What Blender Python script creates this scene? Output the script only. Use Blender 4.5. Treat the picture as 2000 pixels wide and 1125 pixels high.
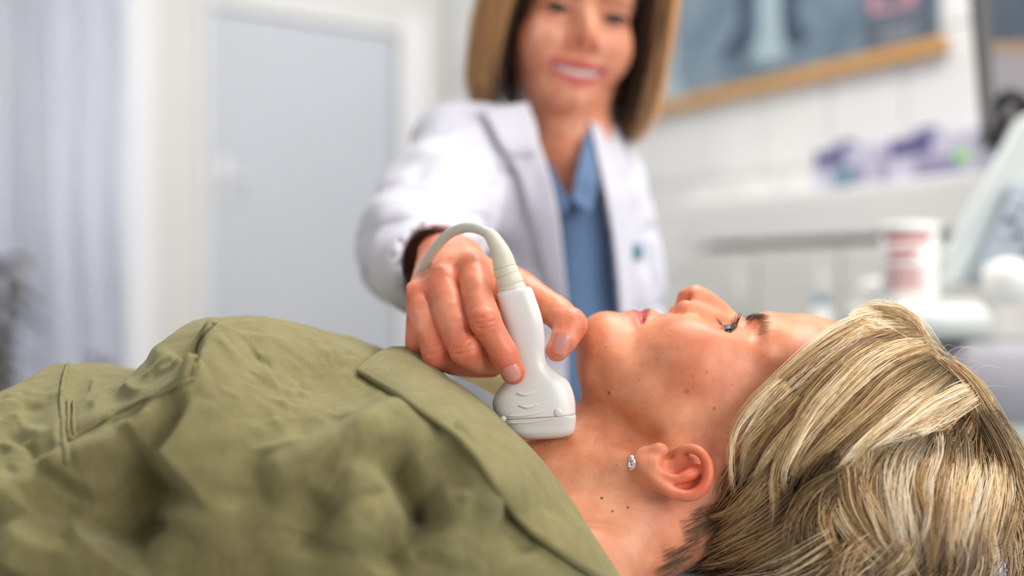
import bpy, math, random
import numpy as np
from mathutils import Vector, Matrix

random.seed(7)
RNG = np.random.default_rng(7)
scene = bpy.context.scene
for _o in list(bpy.data.objects):
    bpy.data.objects.remove(_o, do_unlink=True)
COL = scene.collection

# ------------------------------------------------------------------ camera
F = 35.0 / 36.0 * 2000.0          # focal length in pixels of the 2000 px wide frame
D = 0.682                          # camera to the plane Y = 0
ZC = 1.02                          # camera height above the floor
cam_data = bpy.data.cameras.new('camera')
cam_data.lens = 35.0
cam_data.sensor_width = 36.0
cam_data.clip_start = 0.01
cam_data.dof.use_dof = True
cam_data.dof.focus_distance = D - 0.022
cam_data.dof.aperture_fstop = 1.7
cam = bpy.data.objects.new('camera', cam_data)
cam.location = (0, -D, ZC)
cam.rotation_euler = (math.pi / 2, 0, 0)
COL.objects.link(cam)
scene.camera = cam

# ------------------------------------------------------------------ world, lights, exposure
world = bpy.data.worlds.new('world')
scene.world = world
world.use_nodes = True
_bg = world.node_tree.nodes['Background']
_bg.inputs['Color'].default_value = (0.93, 0.96, 1.0, 1)
_bg.inputs['Strength'].default_value = 0.40

def area_light(name, loc, target, sx, sy, power, color):
    l = bpy.data.lights.new(name, 'AREA')
    l.shape = 'RECTANGLE'; l.size = sx; l.size_y = sy
    l.energy = power; l.color = color
    o = bpy.data.objects.new(name, l)
    o.location = loc
    o.rotation_euler = (Vector(target) - Vector(loc)).to_track_quat('-Z', 'Y').to_euler()
    COL.objects.link(o)
    return o
# ceiling lamps of the room and an added fill light behind the camera
area_light('ceiling_lamp_light', (0.55, 0.45, 2.6), (0.1, 0.05, 0.9), 1.3, 0.7, 42, (1.0, 0.95, 0.89))
area_light('ceiling_lamp_light', (0.3, 2.0, 2.75), (0.3, 2.0, 0.9), 1.6, 0.9, 26, (1.0, 0.96, 0.92))
area_light('daylight_fill', (1.7, -1.5, 1.75), (0.0, 0.1, 0.95), 1.6, 1.3, 46, (1.0, 0.96, 0.92))  # added fill from camera right, no window stands here

area_light('daylight_fill', (-2.9, 4.4, 1.9), (-1.2, 2.2, 1.3), 2.2, 2.0, 70, (0.92, 0.95, 1.0))  # daylight through the curtained window at the left

vs = scene.view_settings
vs.view_transform = 'Standard'
vs.look = 'None'
vs.gamma = 1.0
vs.use_curve_mapping = False
vs.exposure = -0.07

# ------------------------------------------------------------------ helpers
def W(px, py, Y=0.0):
    """world point that lies at depth Y and shows at (px, py)"""
    d = D + Y
    return np.array([(px - 1000.0) * d / F, Y, ZC - (py - 562.5) * d / F])

def WL(pts):
    return np.array([W(*p) for p in pts])

def to_px(V):
    d = V[:, 1] + D
    return np.stack([1000 + V[:, 0] * F / d, 562.5 - (V[:, 2] - ZC) * F / d], 1)

def pchip(xs, ys):
    xs = np.asarray(xs, float); ys = np.asarray(ys, float)
    h = np.diff(xs); dl = np.diff(ys) / h
    m = np.zeros(len(xs)); m[0] = dl[0]; m[-1] = dl[-1]
    for i in range(1, len(xs) - 1):
        if dl[i - 1] * dl[i] > 0:
            w1 = 2 * h[i] + h[i - 1]; w2 = h[i] + 2 * h[i - 1]
            m[i] = (w1 + w2) / (w1 / dl[i - 1] + w2 / dl[i])
    def f(x):
        x = np.clip(x, xs[0], xs[-1])
        i = np.clip(np.searchsorted(xs, x, side='right') - 1, 0, len(xs) - 2)
        t = (x - xs[i]) / h[i]
        return ((1 + 2 * t) * (1 - t) ** 2 * ys[i] + t * (1 - t) ** 2 * h[i] * m[i]
                + t * t * (3 - 2 * t) * ys[i + 1] + t * t * (t - 1) * h[i] * m[i + 1])
    return f

def spline(pts, n):
    """smooth resampling of a polyline (any dimension), n points"""
    P = np.asarray(pts, float)
    if len(P) == 2:
        t = np.linspace(0, 1, n)[:, None]
        return P[0] * (1 - t) + P[1] * t
    seg = np.sqrt((np.diff(P, axis=0) ** 2).sum(1)) ** 0.5 + 1e-9
    T = np.concatenate([[0], np.cumsum(seg)])
    m = np.gradient(P, T, axis=0)
    t = np.linspace(0, T[-1], n)
    i = np.clip(np.searchsorted(T, t, side='right') - 1, 0, len(T) - 2)
    h = (T[i + 1] - T[i])[:, None]; u = ((t - T[i])[:, None]) / h
    return ((1 + 2 * u) * (1 - u) ** 2 * P[i] + u * (1 - u) ** 2 * h * m[i]
            + u * u * (3 - 2 * u) * P[i + 1] + u * u * (u - 1) * h * m[i + 1])

def sstep(a, b, x):
    t = np.clip((x - a) / (b - a), 0, 1)
    return t * t * (3 - 2 * t)

def mesh_np(name, V, faces, mat=None, parent=None, smooth=True, colors=None):
    """one mesh object from arrays; faces: (n,3) / (n,4) array or a list of arrays"""
    V = np.asarray(V, np.float32)
    fl = faces if isinstance(faces, list) else [faces]
    fl = [np.asarray(f, np.int32) for f in fl if len(f)]
    me = bpy.data.meshes.new(name)
    me.vertices.add(len(V)); me.vertices.foreach_set('co', V.ravel())
    loops = np.concatenate([f.ravel() for f in fl])
    tot = np.concatenate([np.full(len(f), f.shape[1], np.int32) for f in fl])
    st = np.concatenate([[0], np.cumsum(tot)[:-1]]).astype(np.int32)
    me.loops.add(len(loops)); me.loops.foreach_set('vertex_index', loops)
    me.polygons.add(len(tot)); me.polygons.foreach_set('loop_start', st)
    me.polygons.foreach_set('loop_total', tot)
    me.polygons.foreach_set('use_smooth', np.full(len(tot), smooth, bool))
    me.update(calc_edges=True)
    if colors is not None:
        ca = me.color_attributes.new('tint', 'FLOAT_COLOR', 'POINT')
        c4 = np.ones((len(V), 4), np.float32); c4[:, :colors.shape[1]] = colors
        ca.data.foreach_set('color', c4.ravel())
    if mat is not None:
        me.materials.append(mat)
    o = bpy.data.objects.new(name, me)
    COL.objects.link(o)
    if parent is not None:
        o.parent = parent
        o.matrix_parent_inverse = parent.matrix_world.inverted()
    return o

class MB:
    """collects simple shapes into one mesh"""
    def __init__(s): s.V = []; s.Q = []; s.T = []; s.n = 0; s.C = []
    def add(s, V, Q=(), T=(), c=None):
        V = np.asarray(V, float); s.V.append(V)
        if len(Q): s.Q.append(np.asarray(Q) + s.n)
        if len(T): s.T.append(np.asarray(T) + s.n)
        if c is not None: s.C.append(np.tile(np.asarray(c, float)[None, :3], (len(V), 1)) if np.ndim(c) == 1 else c)
        s.n += len(V); return s
    def box(s, c, size, R=None, bev=0.0):
        hx, hy, hz = [v / 2 for v in size]
        b = min(bev, hx * .9, hy * .9, hz * .9)
        if b <= 0:
            V = np.array([[x, y, z] for x in (-hx, hx) for y in (-hy, hy) for z in (-hz, hz)])
            Q = [[0, 1, 3, 2], [4, 6, 7, 5], [0, 4, 5, 1], [2, 3, 7, 6], [0, 2, 6, 4], [1, 5, 7, 3]]
            T = []
        else:
            V = []; idx = {}
            for i, sx in enumerate((-1, 1)):
                for j, sy in enumerate((-1, 1)):
                    for k, sz in enumerate((-1, 1)):
                        for a in range(3):
                            p = [sx * (hx - b), sy * (hy - b), sz * (hz - b)]
                            p[a] += (sx, sy, sz)[a] * b
                            idx[(i, j, k, a)] = len(V); V.append(p)
            V = np.array(V); Q = []; T = []
            for a in range(3):
                o1, o2 = [x for x in range(3) if x != a]
                for sgn in (0, 1):
                    q = []
                    for u, v in ((0, 0), (1, 0), (1, 1), (0, 1)):
                        key = [0, 0, 0]; key[a] = sgn; key[o1] = u; key[o2] = v
                        q.append(idx[tuple(key) + (a,)])
                    Q.append(q)
            for a in range(3):
                o1, o2 = [x for x in range(3) if x != a]
                for u in (0, 1):
                    for v in (0, 1):
                        k0 = [0, 0, 0]; k0[a] = 0; k0[o1] = u; k0[o2] = v
                        k1 = list(k0); k1[a] = 1
                        Q.append([idx[tuple(k0) + (o1,)], idx[tuple(k1) + (o1,)], idx[tuple(k1) + (o2,)], idx[tuple(k0) + (o2,)]])
            for i in (0, 1):
                for j in (0, 1):
                    for k in (0, 1):
                        T.append([idx[(i, j, k, a)] for a in range(3)])
            # consistent outward winding
            def fix(f):
                p = V[f]; n = np.cross(p[1] - p[0], p[2] - p[0])
                return list(f) if n @ p.mean(0) > 0 else list(f)[::-1]
            Q = [fix(f) for f in Q]; T = [fix(f) for f in T]
        if R is not None: V = V @ np.asarray(R).T
        return s.add(V + np.asarray(c, float), Q, T)
    def tube(s, pts, r, nseg=10, caps=True, c=None, flat=None):
        P = np.asarray(pts, float); n = len(P)
        r = np.broadcast_to(np.asarray(r, float), (n,)) if np.ndim(r) <= 1 else r
        T = np.gradient(P, axis=0); T /= np.linalg.norm(T, axis=1)[:, None] + 1e-12
        up = np.array([0, 0, 1.0]) if abs(T[0, 2]) < 0.9 else np.array([1.0, 0, 0])
        N = np.zeros_like(P); v = up - T[0] * (up @ T[0]); v /= np.linalg.norm(v)
        for i in range(n):
            v = v - T[i] * (v @ T[i]); v /= np.linalg.norm(v) + 1e-12; N[i] = v
        B = np.cross(T, N)
        a = np.linspace(0, 2 * np.pi, nseg, endpoint=False)
        V = P[:, None] + r[:, None, None] * (np.cos(a)[None, :, None] * N[:, None] + np.sin(a)[None, :, None] * B[:, None])
        V = V.reshape(-1, 3)
        i = np.arange(n - 1)[:, None] * nseg; j = np.arange(nseg)[None]
        j2 = (j + 1) % nseg
        Q = np.stack([i + j, i + j2, i + nseg + j2, i + nseg + j], -1).reshape(-1, 4)
        Tt = []
        if caps:
            V = np.concatenate([V, P[:1], P[-1:]])
            for q in range(nseg):
                Tt.append([n * nseg, (q + 1) % nseg, q])
                Tt.append([n * nseg + 1, (n - 1) * nseg + q, (n - 1) * nseg + (q + 1) % nseg])
        return s.add(V, Q, Tt, c)
    def lathe(s, prof, c, axis=(0, 0, 1), nseg=32):
        """prof: list of (radius, height)"""
        ax = np.asarray(axis, float); ax /= np.linalg.norm(ax)
        u = np.cross(ax, [0, 1, 0] if abs(ax[1]) < .9 else [1, 0, 0]); u /= np.linalg.norm(u); w = np.cross(ax, u)
        a = np.linspace(0, 2 * np.pi, nseg, endpoint=False)
        V = []
        for r, h in prof:
            V.append(np.asarray(c) + ax * h + r * (np.cos(a)[:, None] * u + np.sin(a)[:, None] * w))
        V = np.concatenate(V); n = len(prof)
        i = np.arange(n - 1)[:, None] * nseg; j = np.arange(nseg)[None]; j2 = (j + 1) % nseg
        Q = np.stack([i + j, i + j2, i + nseg + j2, i + nseg + j], -1).reshape(-1, 4)
        V = np.concatenate([V, [np.asarray(c) + ax * prof[0][1]], [np.asarray(c) + ax * prof[-1][1]]])
        T = [[n * nseg, (q + 1) % nseg, q] for q in range(nseg)] + [[n * nseg + 1, (n - 1) * nseg + q, (n - 1) * nseg + (q + 1) % nseg] for q in range(nseg)]
        return s.add(V, Q, T)
    def grid(s, G, c=None, closed_u=False):
        """G: (n,m,3) lattice of points"""
        n, m = G.shape[:2]
        i = np.arange(n if closed_u else n - 1)[:, None]; j = np.arange(m - 1)[None]
        i2 = (i + 1) % n
        Q = np.stack([i * m + j, i2 * m + j, i2 * m + j + 1, i * m + j + 1], -1).reshape(-1, 4)
        return s.add(G.reshape(-1, 3), Q, (), None if c is None else c)
    def build(s, name, mat=None, parent=None, smooth=True):
        f = []
        if s.Q: f.append(np.concatenate(s.Q))
        if s.T: f.append(np.concatenate(s.T))
        cols = np.concatenate(s.C) if s.C else None
        return mesh_np(name, np.concatenate(s.V), f, mat, parent, smooth, cols)

def tag(o, label=None, cat=None, group=None, kind=None):
    if label: o['label'] = label
    if cat: o['category'] = cat
    if group: o['group'] = group
    if kind: o['kind'] = kind
    return o

def empty(name, loc, label=None, cat=None, group=None):
    o = bpy.data.objects.new(name, None); COL.objects.link(o)
    o.location = loc; o.empty_display_size = .05
    bpy.context.view_layer.update()
    return tag(o, label, cat, group)

# ------------------------------------------------------------------ implicit modelling
class Vol:
    """signed distance volume on a regular grid, polygonised by surface nets"""
    def __init__(s, lo, hi, h):
        s.lo = np.asarray(lo, np.float32); s.h = h
        n = np.ceil((np.asarray(hi) - np.asarray(lo)) / h).astype(int) + 1
        s.n = n
        s.ax = [s.lo[i] + h * np.arange(n[i], dtype=np.float32) for i in range(3)]
        s.d = np.full(tuple(n), 0.05, np.float32)
    def sl(s, lo, hi, m):
        r = []
        for i in range(3):
            a = int(max(0, math.floor((lo[i] - m - s.lo[i]) / s.h)))
            b = int(min(s.n[i], math.ceil((hi[i] + m - s.lo[i]) / s.h) + 1))
            if b <= a: return None
            r.append(slice(a, b))
        return tuple(r)
    def op(s, fn, lo, hi, k, sub=False):
        sl = s.sl(lo, hi, k + 2 * s.h)
        if sl is None: return
        x = s.ax[0][sl[0]][:, None, None]; y = s.ax[1][sl[1]][None, :, None]; z = s.ax[2][sl[2]][None, None, :]
        e = fn(x, y, z)
        d = s.d[sl]
        if sub: d = -d
        if k > 0:
            hh = np.maximum(k - np.abs(d - e), 0) / k
            r = np.minimum(d, e) - hh * hh * k * 0.25
        else:
            r = np.minimum(d, e)
        s.d[sl] = -r if sub else r
    def cone(s, a, b, r1, r2, k=0.004, sub=False):
        a = np.asarray(a, np.float32); b = np.asarray(b, np.float32); ba = b - a; L = float(ba @ ba) + 1e-12
        def fn(x, y, z):
            px, py, pz = x - a[0], y - a[1], z - a[2]
            t = np.clip((px * ba[0] + py * ba[1] + pz * ba[2]) / L, 0, 1)
            return np.sqrt((px - t * ba[0]) ** 2 + (py - t * ba[1]) ** 2 + (pz - t * ba[2]) ** 2) - (r1 + (r2 - r1) * t)
        m = max(r1, r2)
        s.op(fn, np.minimum(a, b) - m, np.maximum(a, b) + m, k, sub)
    def tube(s, P, R, k=0.004, sub=False):
        P = np.asarray(P, np.float32); R = np.broadcast_to(np.asarray(R, np.float32), (len(P),))
        def fn(x, y, z):
            best = None
            for i in range(len(P) - 1):
                a = P[i]; ba = P[i + 1] - a; L = float(ba @ ba) + 1e-12
                px, py, pz = x - a[0], y - a[1], z - a[2]
                t = np.clip((px * ba[0] + py * ba[1] + pz * ba[2]) / L, 0, 1)
                e = np.sqrt((px - t * ba[0]) ** 2 + (py - t * ba[1]) ** 2 + (pz - t * ba[2]) ** 2) - (R[i] + (R[i + 1] - R[i]) * t)
                best = e if best is None else np.minimum(best, e)
            return best
        m = float(R.max())
        s.op(fn, P.min(0) - m, P.max(0) + m, k, sub)
    def ell(s, c, r, k=0.004, sub=False, R=None, pad=0.0):
        c = np.asarray(c, np.float32); r = np.asarray(r, np.float32) * np.ones(3, np.float32)
        def fn(x, y, z):
            px, py, pz = x - c[0], y - c[1], z - c[2]
            if R is not None:
                px, py, pz = (R[0][i] * px + R[1][i] * py + R[2][i] * pz for i in range(3))
            px, py, pz = px / r[0], py / r[1], pz / r[2]
            k0 = np.sqrt(px * px + py * py + pz * pz)
            k1 = np.sqrt((px / r[0]) ** 2 + (py / r[1]) ** 2 + (pz / r[2]) ** 2) + 1e-6
            return k0 * (k0 - 1) / k1
        m = (r if R is None else np.full(3, r.max())) + k + .35 * float(r.max()) + pad
        s.op(fn, c - m, c + m, k, sub)
    def half(s, c, n, lo, hi, k=0.002):
        """cuts away the side n points to"""
        n = np.asarray(n, float); n = n / np.linalg.norm(n)
        def fn(x, y, z): return -((x - c[0]) * n[0] + (y - c[1]) * n[1] + (z - c[2]) * n[2])
        s.op(fn, lo, hi, k, True)
    def mesh(s):
        d = s.d; h = s.h
        I = d < 0
        cnt = np.zeros(tuple(np.array(d.shape) - 1), np.int8)
        for a in (0, 1):
            for b in (0, 1):
                for c in (0, 1):
                    cnt += I[a:d.shape[0] - 1 + a, b:d.shape[1] - 1 + b, c:d.shape[2] - 1 + c]
        act = (cnt > 0) & (cnt < 8)
        ci = np.argwhere(act)
        idx = np.full(cnt.shape, -1, np.int32); idx[act] = np.arange(len(ci))
        P = np.zeros((len(ci), 3), np.float64); N = np.zeros(len(ci))
        for ax in range(3):
            o1, o2 = [q for q in range(3) if q != ax]
            for u in (0, 1):
                for v in (0, 1):
                    off = np.zeros(3, int); off[o1] = u; off[o2] = v
                    p0 = ci + off; p1 = p0.copy(); p1[:, ax] += 1
                    d0 = d[p0[:, 0], p0[:, 1], p0[:, 2]]; d1 = d[p1[:, 0], p1[:, 1], p1[:, 2]]
                    m = (d0 < 0) != (d1 < 0)
                    t = np.where(m, d0 / np.where(m, d0 - d1, 1), 0)
                    q = p0.astype(float); q[:, ax] += t
                    P[m] += q[m]; N[m] += 1
        P /= N[:, None]
        V = P * h + s.lo
        Q = []
        for ax in range(3):
            o1, o2 = [(1, 2), (2, 0), (0, 1)][ax]
            sl0 = [slice(1, -1)] * 3; sl1 = [slice(1, -1)] * 3
            sl0[ax] = slice(0, -1); sl1[ax] = slice(1, None)
            A = I[tuple(sl0)]; B = I[tuple(sl1)]
            e = np.argwhere(A != B); base = np.ones(3, int); base[ax] = 0
            e = e + base
            inside = I[e[:, 0], e[:, 1], e[:, 2]]
            def cell(u, v):
                q = e.copy(); q[:, o1] += u; q[:, o2] += v
                return idx[q[:, 0], q[:, 1], q[:, 2]]
            f = np.stack([cell(-1, -1), cell(0, -1), cell(0, 0), cell(-1, 0)], 1)
            f[~inside] = f[~inside][:, ::-1]
            Q.append(f)
        return V, np.concatenate(Q)

def relax(V, Q, n=1, w=0.5):
    V = V.copy()
    e = np.concatenate([Q[:, [0, 1]], Q[:, [1, 2]], Q[:, [2, 3]], Q[:, [3, 0]]])
    deg = np.bincount(e.ravel(), minlength=len(V))[:, None] + 1e-9
    for _ in range(n):
        S = np.zeros_like(V)
        for c in range(3):
            S[:, c] = np.bincount(e[:, 0], V[e[:, 1], c], len(V)) + np.bincount(e[:, 1], V[e[:, 0], c], len(V))
        V = V * (1 - w) + w * S / deg
    return V

def vnormals(V, Q):
    fn = np.cross(V[Q[:, 2]] - V[Q[:, 0]], V[Q[:, 3 if Q.shape[1] == 4 else 1]] - V[Q[:, 1 if Q.shape[1] == 4 else 0]])
    N = np.zeros_like(V)
    for c in range(Q.shape[1]):
        for a in range(3):
            N[:, a] += np.bincount(Q[:, c], fn[:, a], len(V))
    return N / (np.linalg.norm(N, axis=1)[:, None] + 1e-12)

# value noise for wrinkles and hair
def vnoise(P, seed=0):
    P = np.asarray(P, float); i = np.floor(P).astype(np.int64); f = P - i; f = f * f * (3 - 2 * f)
    def hsh(x, y, z):
        n = (x * 374761393 + y * 668265263 + z * 2147483647 + seed * 974634) & 0xffffffff
        n = ((n ^ (n >> 13)) * 1274126177) & 0xffffffff
        return ((n ^ (n >> 16)) & 0xffff) / 32767.5 - 1
    r = 0
    for a in (0, 1):
        for b in (0, 1):
            for c in (0, 1):
                w = (f[:, 0] if a else 1 - f[:, 0]) * (f[:, 1] if b else 1 - f[:, 1]) * (f[:, 2] if c else 1 - f[:, 2])
                r = r + w * hsh(i[:, 0] + a, i[:, 1] + b, i[:, 2] + c)
    return r

# ------------------------------------------------------------------ materials
def srgb(r, g, b):
    return tuple(((c / 255) / 12.92 if c / 255 <= .04045 else ((c / 255 + .055) / 1.055) ** 2.4) for c in (r, g, b))

class NT:
    def __init__(s, name):
        s.m = bpy.data.materials.new(name); s.m.use_nodes = True
        s.t = s.m.node_tree; s.b = s.t.nodes['Principled BSDF']
    def n(s, typ, **kw):
        nd = s.t.nodes.new(typ)
        for k, v in kw.items():
            if k.startswith('i_'): nd.inputs[k[2:].replace('_', ' ')].default_value = v
            else: setattr(nd, k, v)
        return nd
    def l(s, a, b): s.t.links.new(a, b)

def mat(name, col, rough=.5, noise=0.06, nscale=40, bump=0.0, bscale=200, metal=0.0, spec=.5, coat=0.0, trans=0.0, emis=None, estr=0.0, alpha=1.0):
    k = NT(name); b = k.b
    tc = k.n('ShaderNodeTexCoord')
    no = k.n('ShaderNodeTexNoise'); no.inputs['Scale'].default_value = nscale; no.inputs['Detail'].default_value = 3
    k.l(tc.outputs['Object'], no.inputs['Vector'])
    mx = k.n('ShaderNodeMix', data_type='RGBA')
    c = col
    mx.inputs[6].default_value = (*[v * (1 - noise) for v in c], 1); mx.inputs[7].default_value = (*[min(1, v * (1 + noise)) for v in c], 1)
    k.l(no.outputs['Fac'], mx.inputs[0]); k.l(mx.outputs[2], b.inputs['Base Color'])
    b.inputs['Roughness'].default_value = rough; b.inputs['Metallic'].default_value = metal
    b.inputs['Specular IOR Level'].default_value = spec; b.inputs['Coat Weight'].default_value = coat
    b.inputs['Transmission Weight'].default_value = trans; b.inputs['Alpha'].default_value = alpha
    if emis: b.inputs['Emission Color'].default_value = (*emis, 1); b.inputs['Emission Strength'].default_value = estr
    if bump:
        n2 = k.n('ShaderNodeTexNoise'); n2.inputs['Scale'].default_value = bscale
        k.l(tc.outputs['Object'], n2.inputs['Vector'])
        bp = k.n('ShaderNodeBump'); bp.inputs['Strength'].default_value = bump; bp.inputs['Distance'].default_value = .001
        k.l(n2.outputs['Fac'], bp.inputs['Height']); k.l(bp.outputs['Normal'], b.inputs['Normal'])
    return k.m

# ================================================================== the room
M = {}
M['wall'] = mat('wall_paint', (.74, .74, .72), .6, .03, 3)
M['grout'] = mat('tile_grout', (.62, .62, .60), .9, .05, 60)
M['tile'] = mat('wall_tile', (.88, .88, .87), .18, .02, 8)
M['door'] = mat('door_paint', (.585, .615, .665), .45, .03, 4)
M['frame'] = mat('door_frame_paint', (.86, .86, .87), .4, .02, 10)
M['floor'] = mat('floor_vinyl', (.45, .47, .48), .4, .06, 12)
M['wood'] = mat('light_oak', (.62, .33, .10), .45, .15, 30)
M['white_plastic'] = mat('white_plastic', (.82, .82, .80), .35, .02, 20)
M['grey_plastic'] = mat('grey_plastic', (.42, .43, .46), .5, .04, 20)
M['black_plastic'] = mat('black_plastic', (.012, .013, .016), .35, .1, 40)
M['panel'] = mat('console_plastic', (.56, .60, .59), .4, .03, 15)
M['blue_grey'] = mat('blue_grey_plastic', (.38, .44, .52), .4, .05, 15)
M['metal'] = mat('brushed_metal', (.6, .62, .66), .3, .04, 60, metal=1.0)

UA = np.array([-.54, .84, 0]); UA /= np.linalg.norm(UA)        # along the tiled wall, away from the camera
NA = np.array([-UA[1], UA[0], 0])                               # its normal into the room
QA = np.array([.679, 2.4 - D, 0])                               # a point of the tiled wall
UB = np.array([-NA[0] * -1, -NA[1] * -1, 0])                    # along the back wall (to the left, nearer)
RA = np.stack([UA, NA, [0, 0, 1]], 1)

def ta(px):
    """distance along the tiled wall at which image column px meets it"""
    k = (px - 1000) / F
    return (QA[0] - k * (QA[1] + D)) / (k * UA[1] - UA[0])
def A(t, z, out=0.0):
    return QA + UA * t + NA * out + np.array([0, 0, z])
def za(px, py, out=0.0):
    p = A(ta(px), 0, out)
    return ZC - (py - 562.5) * (p[1] + D) / F

# corner of the two walls
TC_ = ta(868)
QB = A(TC_, 0)
def tb(px):
    k = (px - 1000) / F
    return (k * (QB[1] + D) - QB[0]) / (UB[0] - k * UB[1])
def B(t, z, out=0.0):
    return QB + UB * t - UA * out + np.array([0, 0, z])
RB = np.stack([UB, -UA, [0, 0, 1]], 1)
if UB[0] > 0: print('UB direction wrong')

# floor
o = MB().box((0, 1.2, -.02), (9, 8, .04)).build('floor', M['floor'], smooth=False); tag(o, kind='structure')
# tiled wall: a backing of grout with single tiles set proud of it
T0, T1 = -2.6, TC_
wa = MB().box(A((T0 + T1) / 2, 1.4, -.05), (T1 - T0, .1, 2.8), RA).build('wall_right', M['grout'], smooth=False); tag(wa, kind='structure')
tw, th, tg = .200, .250, .005
tile_me = None
zrow0 = za(1330, 358) - 3 * th
tt0 = ta(1385)
for r in range(7):
    for c in range(-13, 14):
        t0 = tt0 + c * tw; z0 = zrow0 + r * th
        if t0 < -1.7 or t0 + tw > T1 + .02: continue
        if tile_me is None:
            mb = MB().box((0, 0, 0), (tw - tg, .012, th - tg), RA, .002)
            to = mb.build('tile', M['tile'], None, smooth=False); tile_me = to.data
        else:
            to = bpy.data.objects.new('tile', tile_me); COL.objects.link(to)
        to.location = A(t0 + tw / 2, z0 + th / 2, .003)
        to.parent = wa
# back wall beside the door, above the door and left to the window
DT0, DT1 = tb(775), tb(408)
WT = tb(292)
ztop = 1.02 + (562 - 66) / F * (B(DT0, 0)[1] + D)
o = MB()
o.box(B(DT0 / 2 - .04, 1.4, -.05), (DT0 + .08, .1, 2.8), RB)
o.box(B((DT0 + DT1) / 2, (ztop + 2.8) / 2, -.05), (DT1 - DT0, .1, 2.8 - ztop), RB)
o.box(B((DT1 + WT) / 2, 1.4, -.05), (WT - DT1, .1, 2.8), RB)
o.box(B(WT + .9, .28, -.05), (1.8, .1, .56), RB)
o.box(B(WT + .9, 2.6, -.05), (1.8, .1, .4), RB)
wb = o.build('wall_back', M['wall'], smooth=False); tag(wb, kind='structure')
# door leaf with frame
d = MB().box(B((DT0 + DT1) / 2, ztop / 2, -.02), (DT1 - DT0 - .01, .04, ztop - .01), RB, .004).build('door_1', M['door'], smooth=False); tag(d, kind='structure')
h = MB()
hp = B(DT1 - .07, 1.02 - (330 - 562) * -.0 + .3, .03)
h.tube([B(DT1 - .05, 1.40, 0), B(DT1 - .05, 1.40, .04), B(DT1 - .06, 1.40, .05), B(DT1 - .13, 1.40, .05)], .007, 10)
h.box(B(DT1 - .05, 1.38, .003), (.03, .008, .16), RB, .003)
h.build('door_handle', M['frame'], d)
f = MB()
fw = tb(775) - tb(832)
f.box(B(DT0 - fw / 2, ztop / 2 + .03, .008), (fw, .05, ztop + .06), RB, .004)
f.box(B(DT1 + .012, ztop / 2 + .01, .003), (.024, .03, ztop + .02), RB, .003)
f.box(B((DT0 + DT1) / 2, ztop + .012, .003), (DT1 - DT0 + .05, .03, .024), RB, .003)
o = f.build('trim_1', M['frame'], smooth=False); tag(o, kind='structure')
# window at the left, seen past the curtain
wz0, wz1 = .56, 2.4
win = MB()
win.box(B(WT + .035, (wz0 + wz1) / 2, .01), (.09, .09, wz1 - wz0), RB, .005)
win.box(B(WT + .9, wz1 - .03, 0), (1.8, .08, .06), RB, .005)
win.box(B(WT + .9, wz0 + .03, 0), (1.8, .08, .06), RB, .005)
win.box(B(WT + .42, (wz0 + wz1) / 2, 0), (.06, .08, wz1 - wz0), RB, .005)
wino = win.build('window_1', M['frame'], smooth=False); tag(wino, kind='structure')
k = NT('window_glass')
k.b.inputs['Base Color'].default_value = (.92, .95, 1, 1); k.b.inputs['Transmission Weight'].default_value = 1; k.b.inputs['Roughness'].default_value = .02; k.b.inputs['IOR'].default_value = 1.05
MB().box(B(WT + .9, (wz0 + wz1) / 2, -.01), (1.78, .006, wz1 - wz0 - .06), RB).build('pane', k.m, wino, False)
sill = MB().box(B(WT + .9, wz0 - .01, .07), (1.9, .16, .03), RB, .006).build('window_sill', M['frame'], wino, False)

# sheer curtain hanging on a rail in front of the window
cu = empty('curtain', B(WT + .6, 0, .1), 'sheer lavender white curtain hanging in folds before the window', 'curtain')
k = NT('sheer_cloth')
k.b.inputs['Base Color'].default_value = (.84, .84, .87, 1); k.b.inputs['Roughness'].default_value = .9
tr = k.n('ShaderNodeBsdfTranslucent'); tr.inputs['Color'].default_value = (.86, .86, .90, 1)
ms = k.n('ShaderNodeMixShader'); ms.inputs[0].default_value = .5
k.l(k.b.outputs[0], ms.inputs[1]); k.l(tr.outputs[0], ms.inputs[2])
k.l(ms.outputs[0], k.t.nodes['Material Output'].inputs['Surface'])
ts = np.linspace(tb(228), tb(60), 120)
zz = np.linspace(.12, 2.25, 14)
ph = np.linspace(0, 9 * 2 * np.pi, 120)
def curtain_panel(ts, ph, name):
    G = np.zeros((len(ts), len(zz), 3))
    for i, t in enumerate(ts):
        for j, z in enumerate(zz):
            wv = .026 * math.sin(ph[i] + .3 * math.sin(z * 2)) + .012 * math.sin(2.3 * ph[i] + z)
            G[i, j] = B(t + .01 * math.sin(z * 3 + ph[i]), z, .16 + wv)
    return MB().grid(G).build(name, k.m, cu)
curtain_panel(ts, ph, 'curtain_panel')
ts2 = np.linspace(tb(70), tb(-160), 120)
curtain_panel(ts2, ph, 'curtain_panel')
t_end = WT + 1.75
for q in range(2):
    ta_ = tb(-150) + (t_end - tb(-150)) * q / 2; tb_ = tb(-150) + (t_end - tb(-150)) * (q + 1) / 2 + .02
    curtain_panel(np.linspace(ta_, tb_, 120), ph * 1.1 + q, 'curtain_panel')
wl_ = MB().box(B(WT + 1.85, 1.4, 1.75), (.1, 3.6, 2.8), RB).build('wall_left', M['wall'], smooth=False); tag(wl_, kind='structure')
r = MB().tube([B(WT + .02, 2.28, .16), B(WT + 1.9, 2.28, .16)], .016, 12); r.build('curtain_rail', M['metal'], cu)

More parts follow.
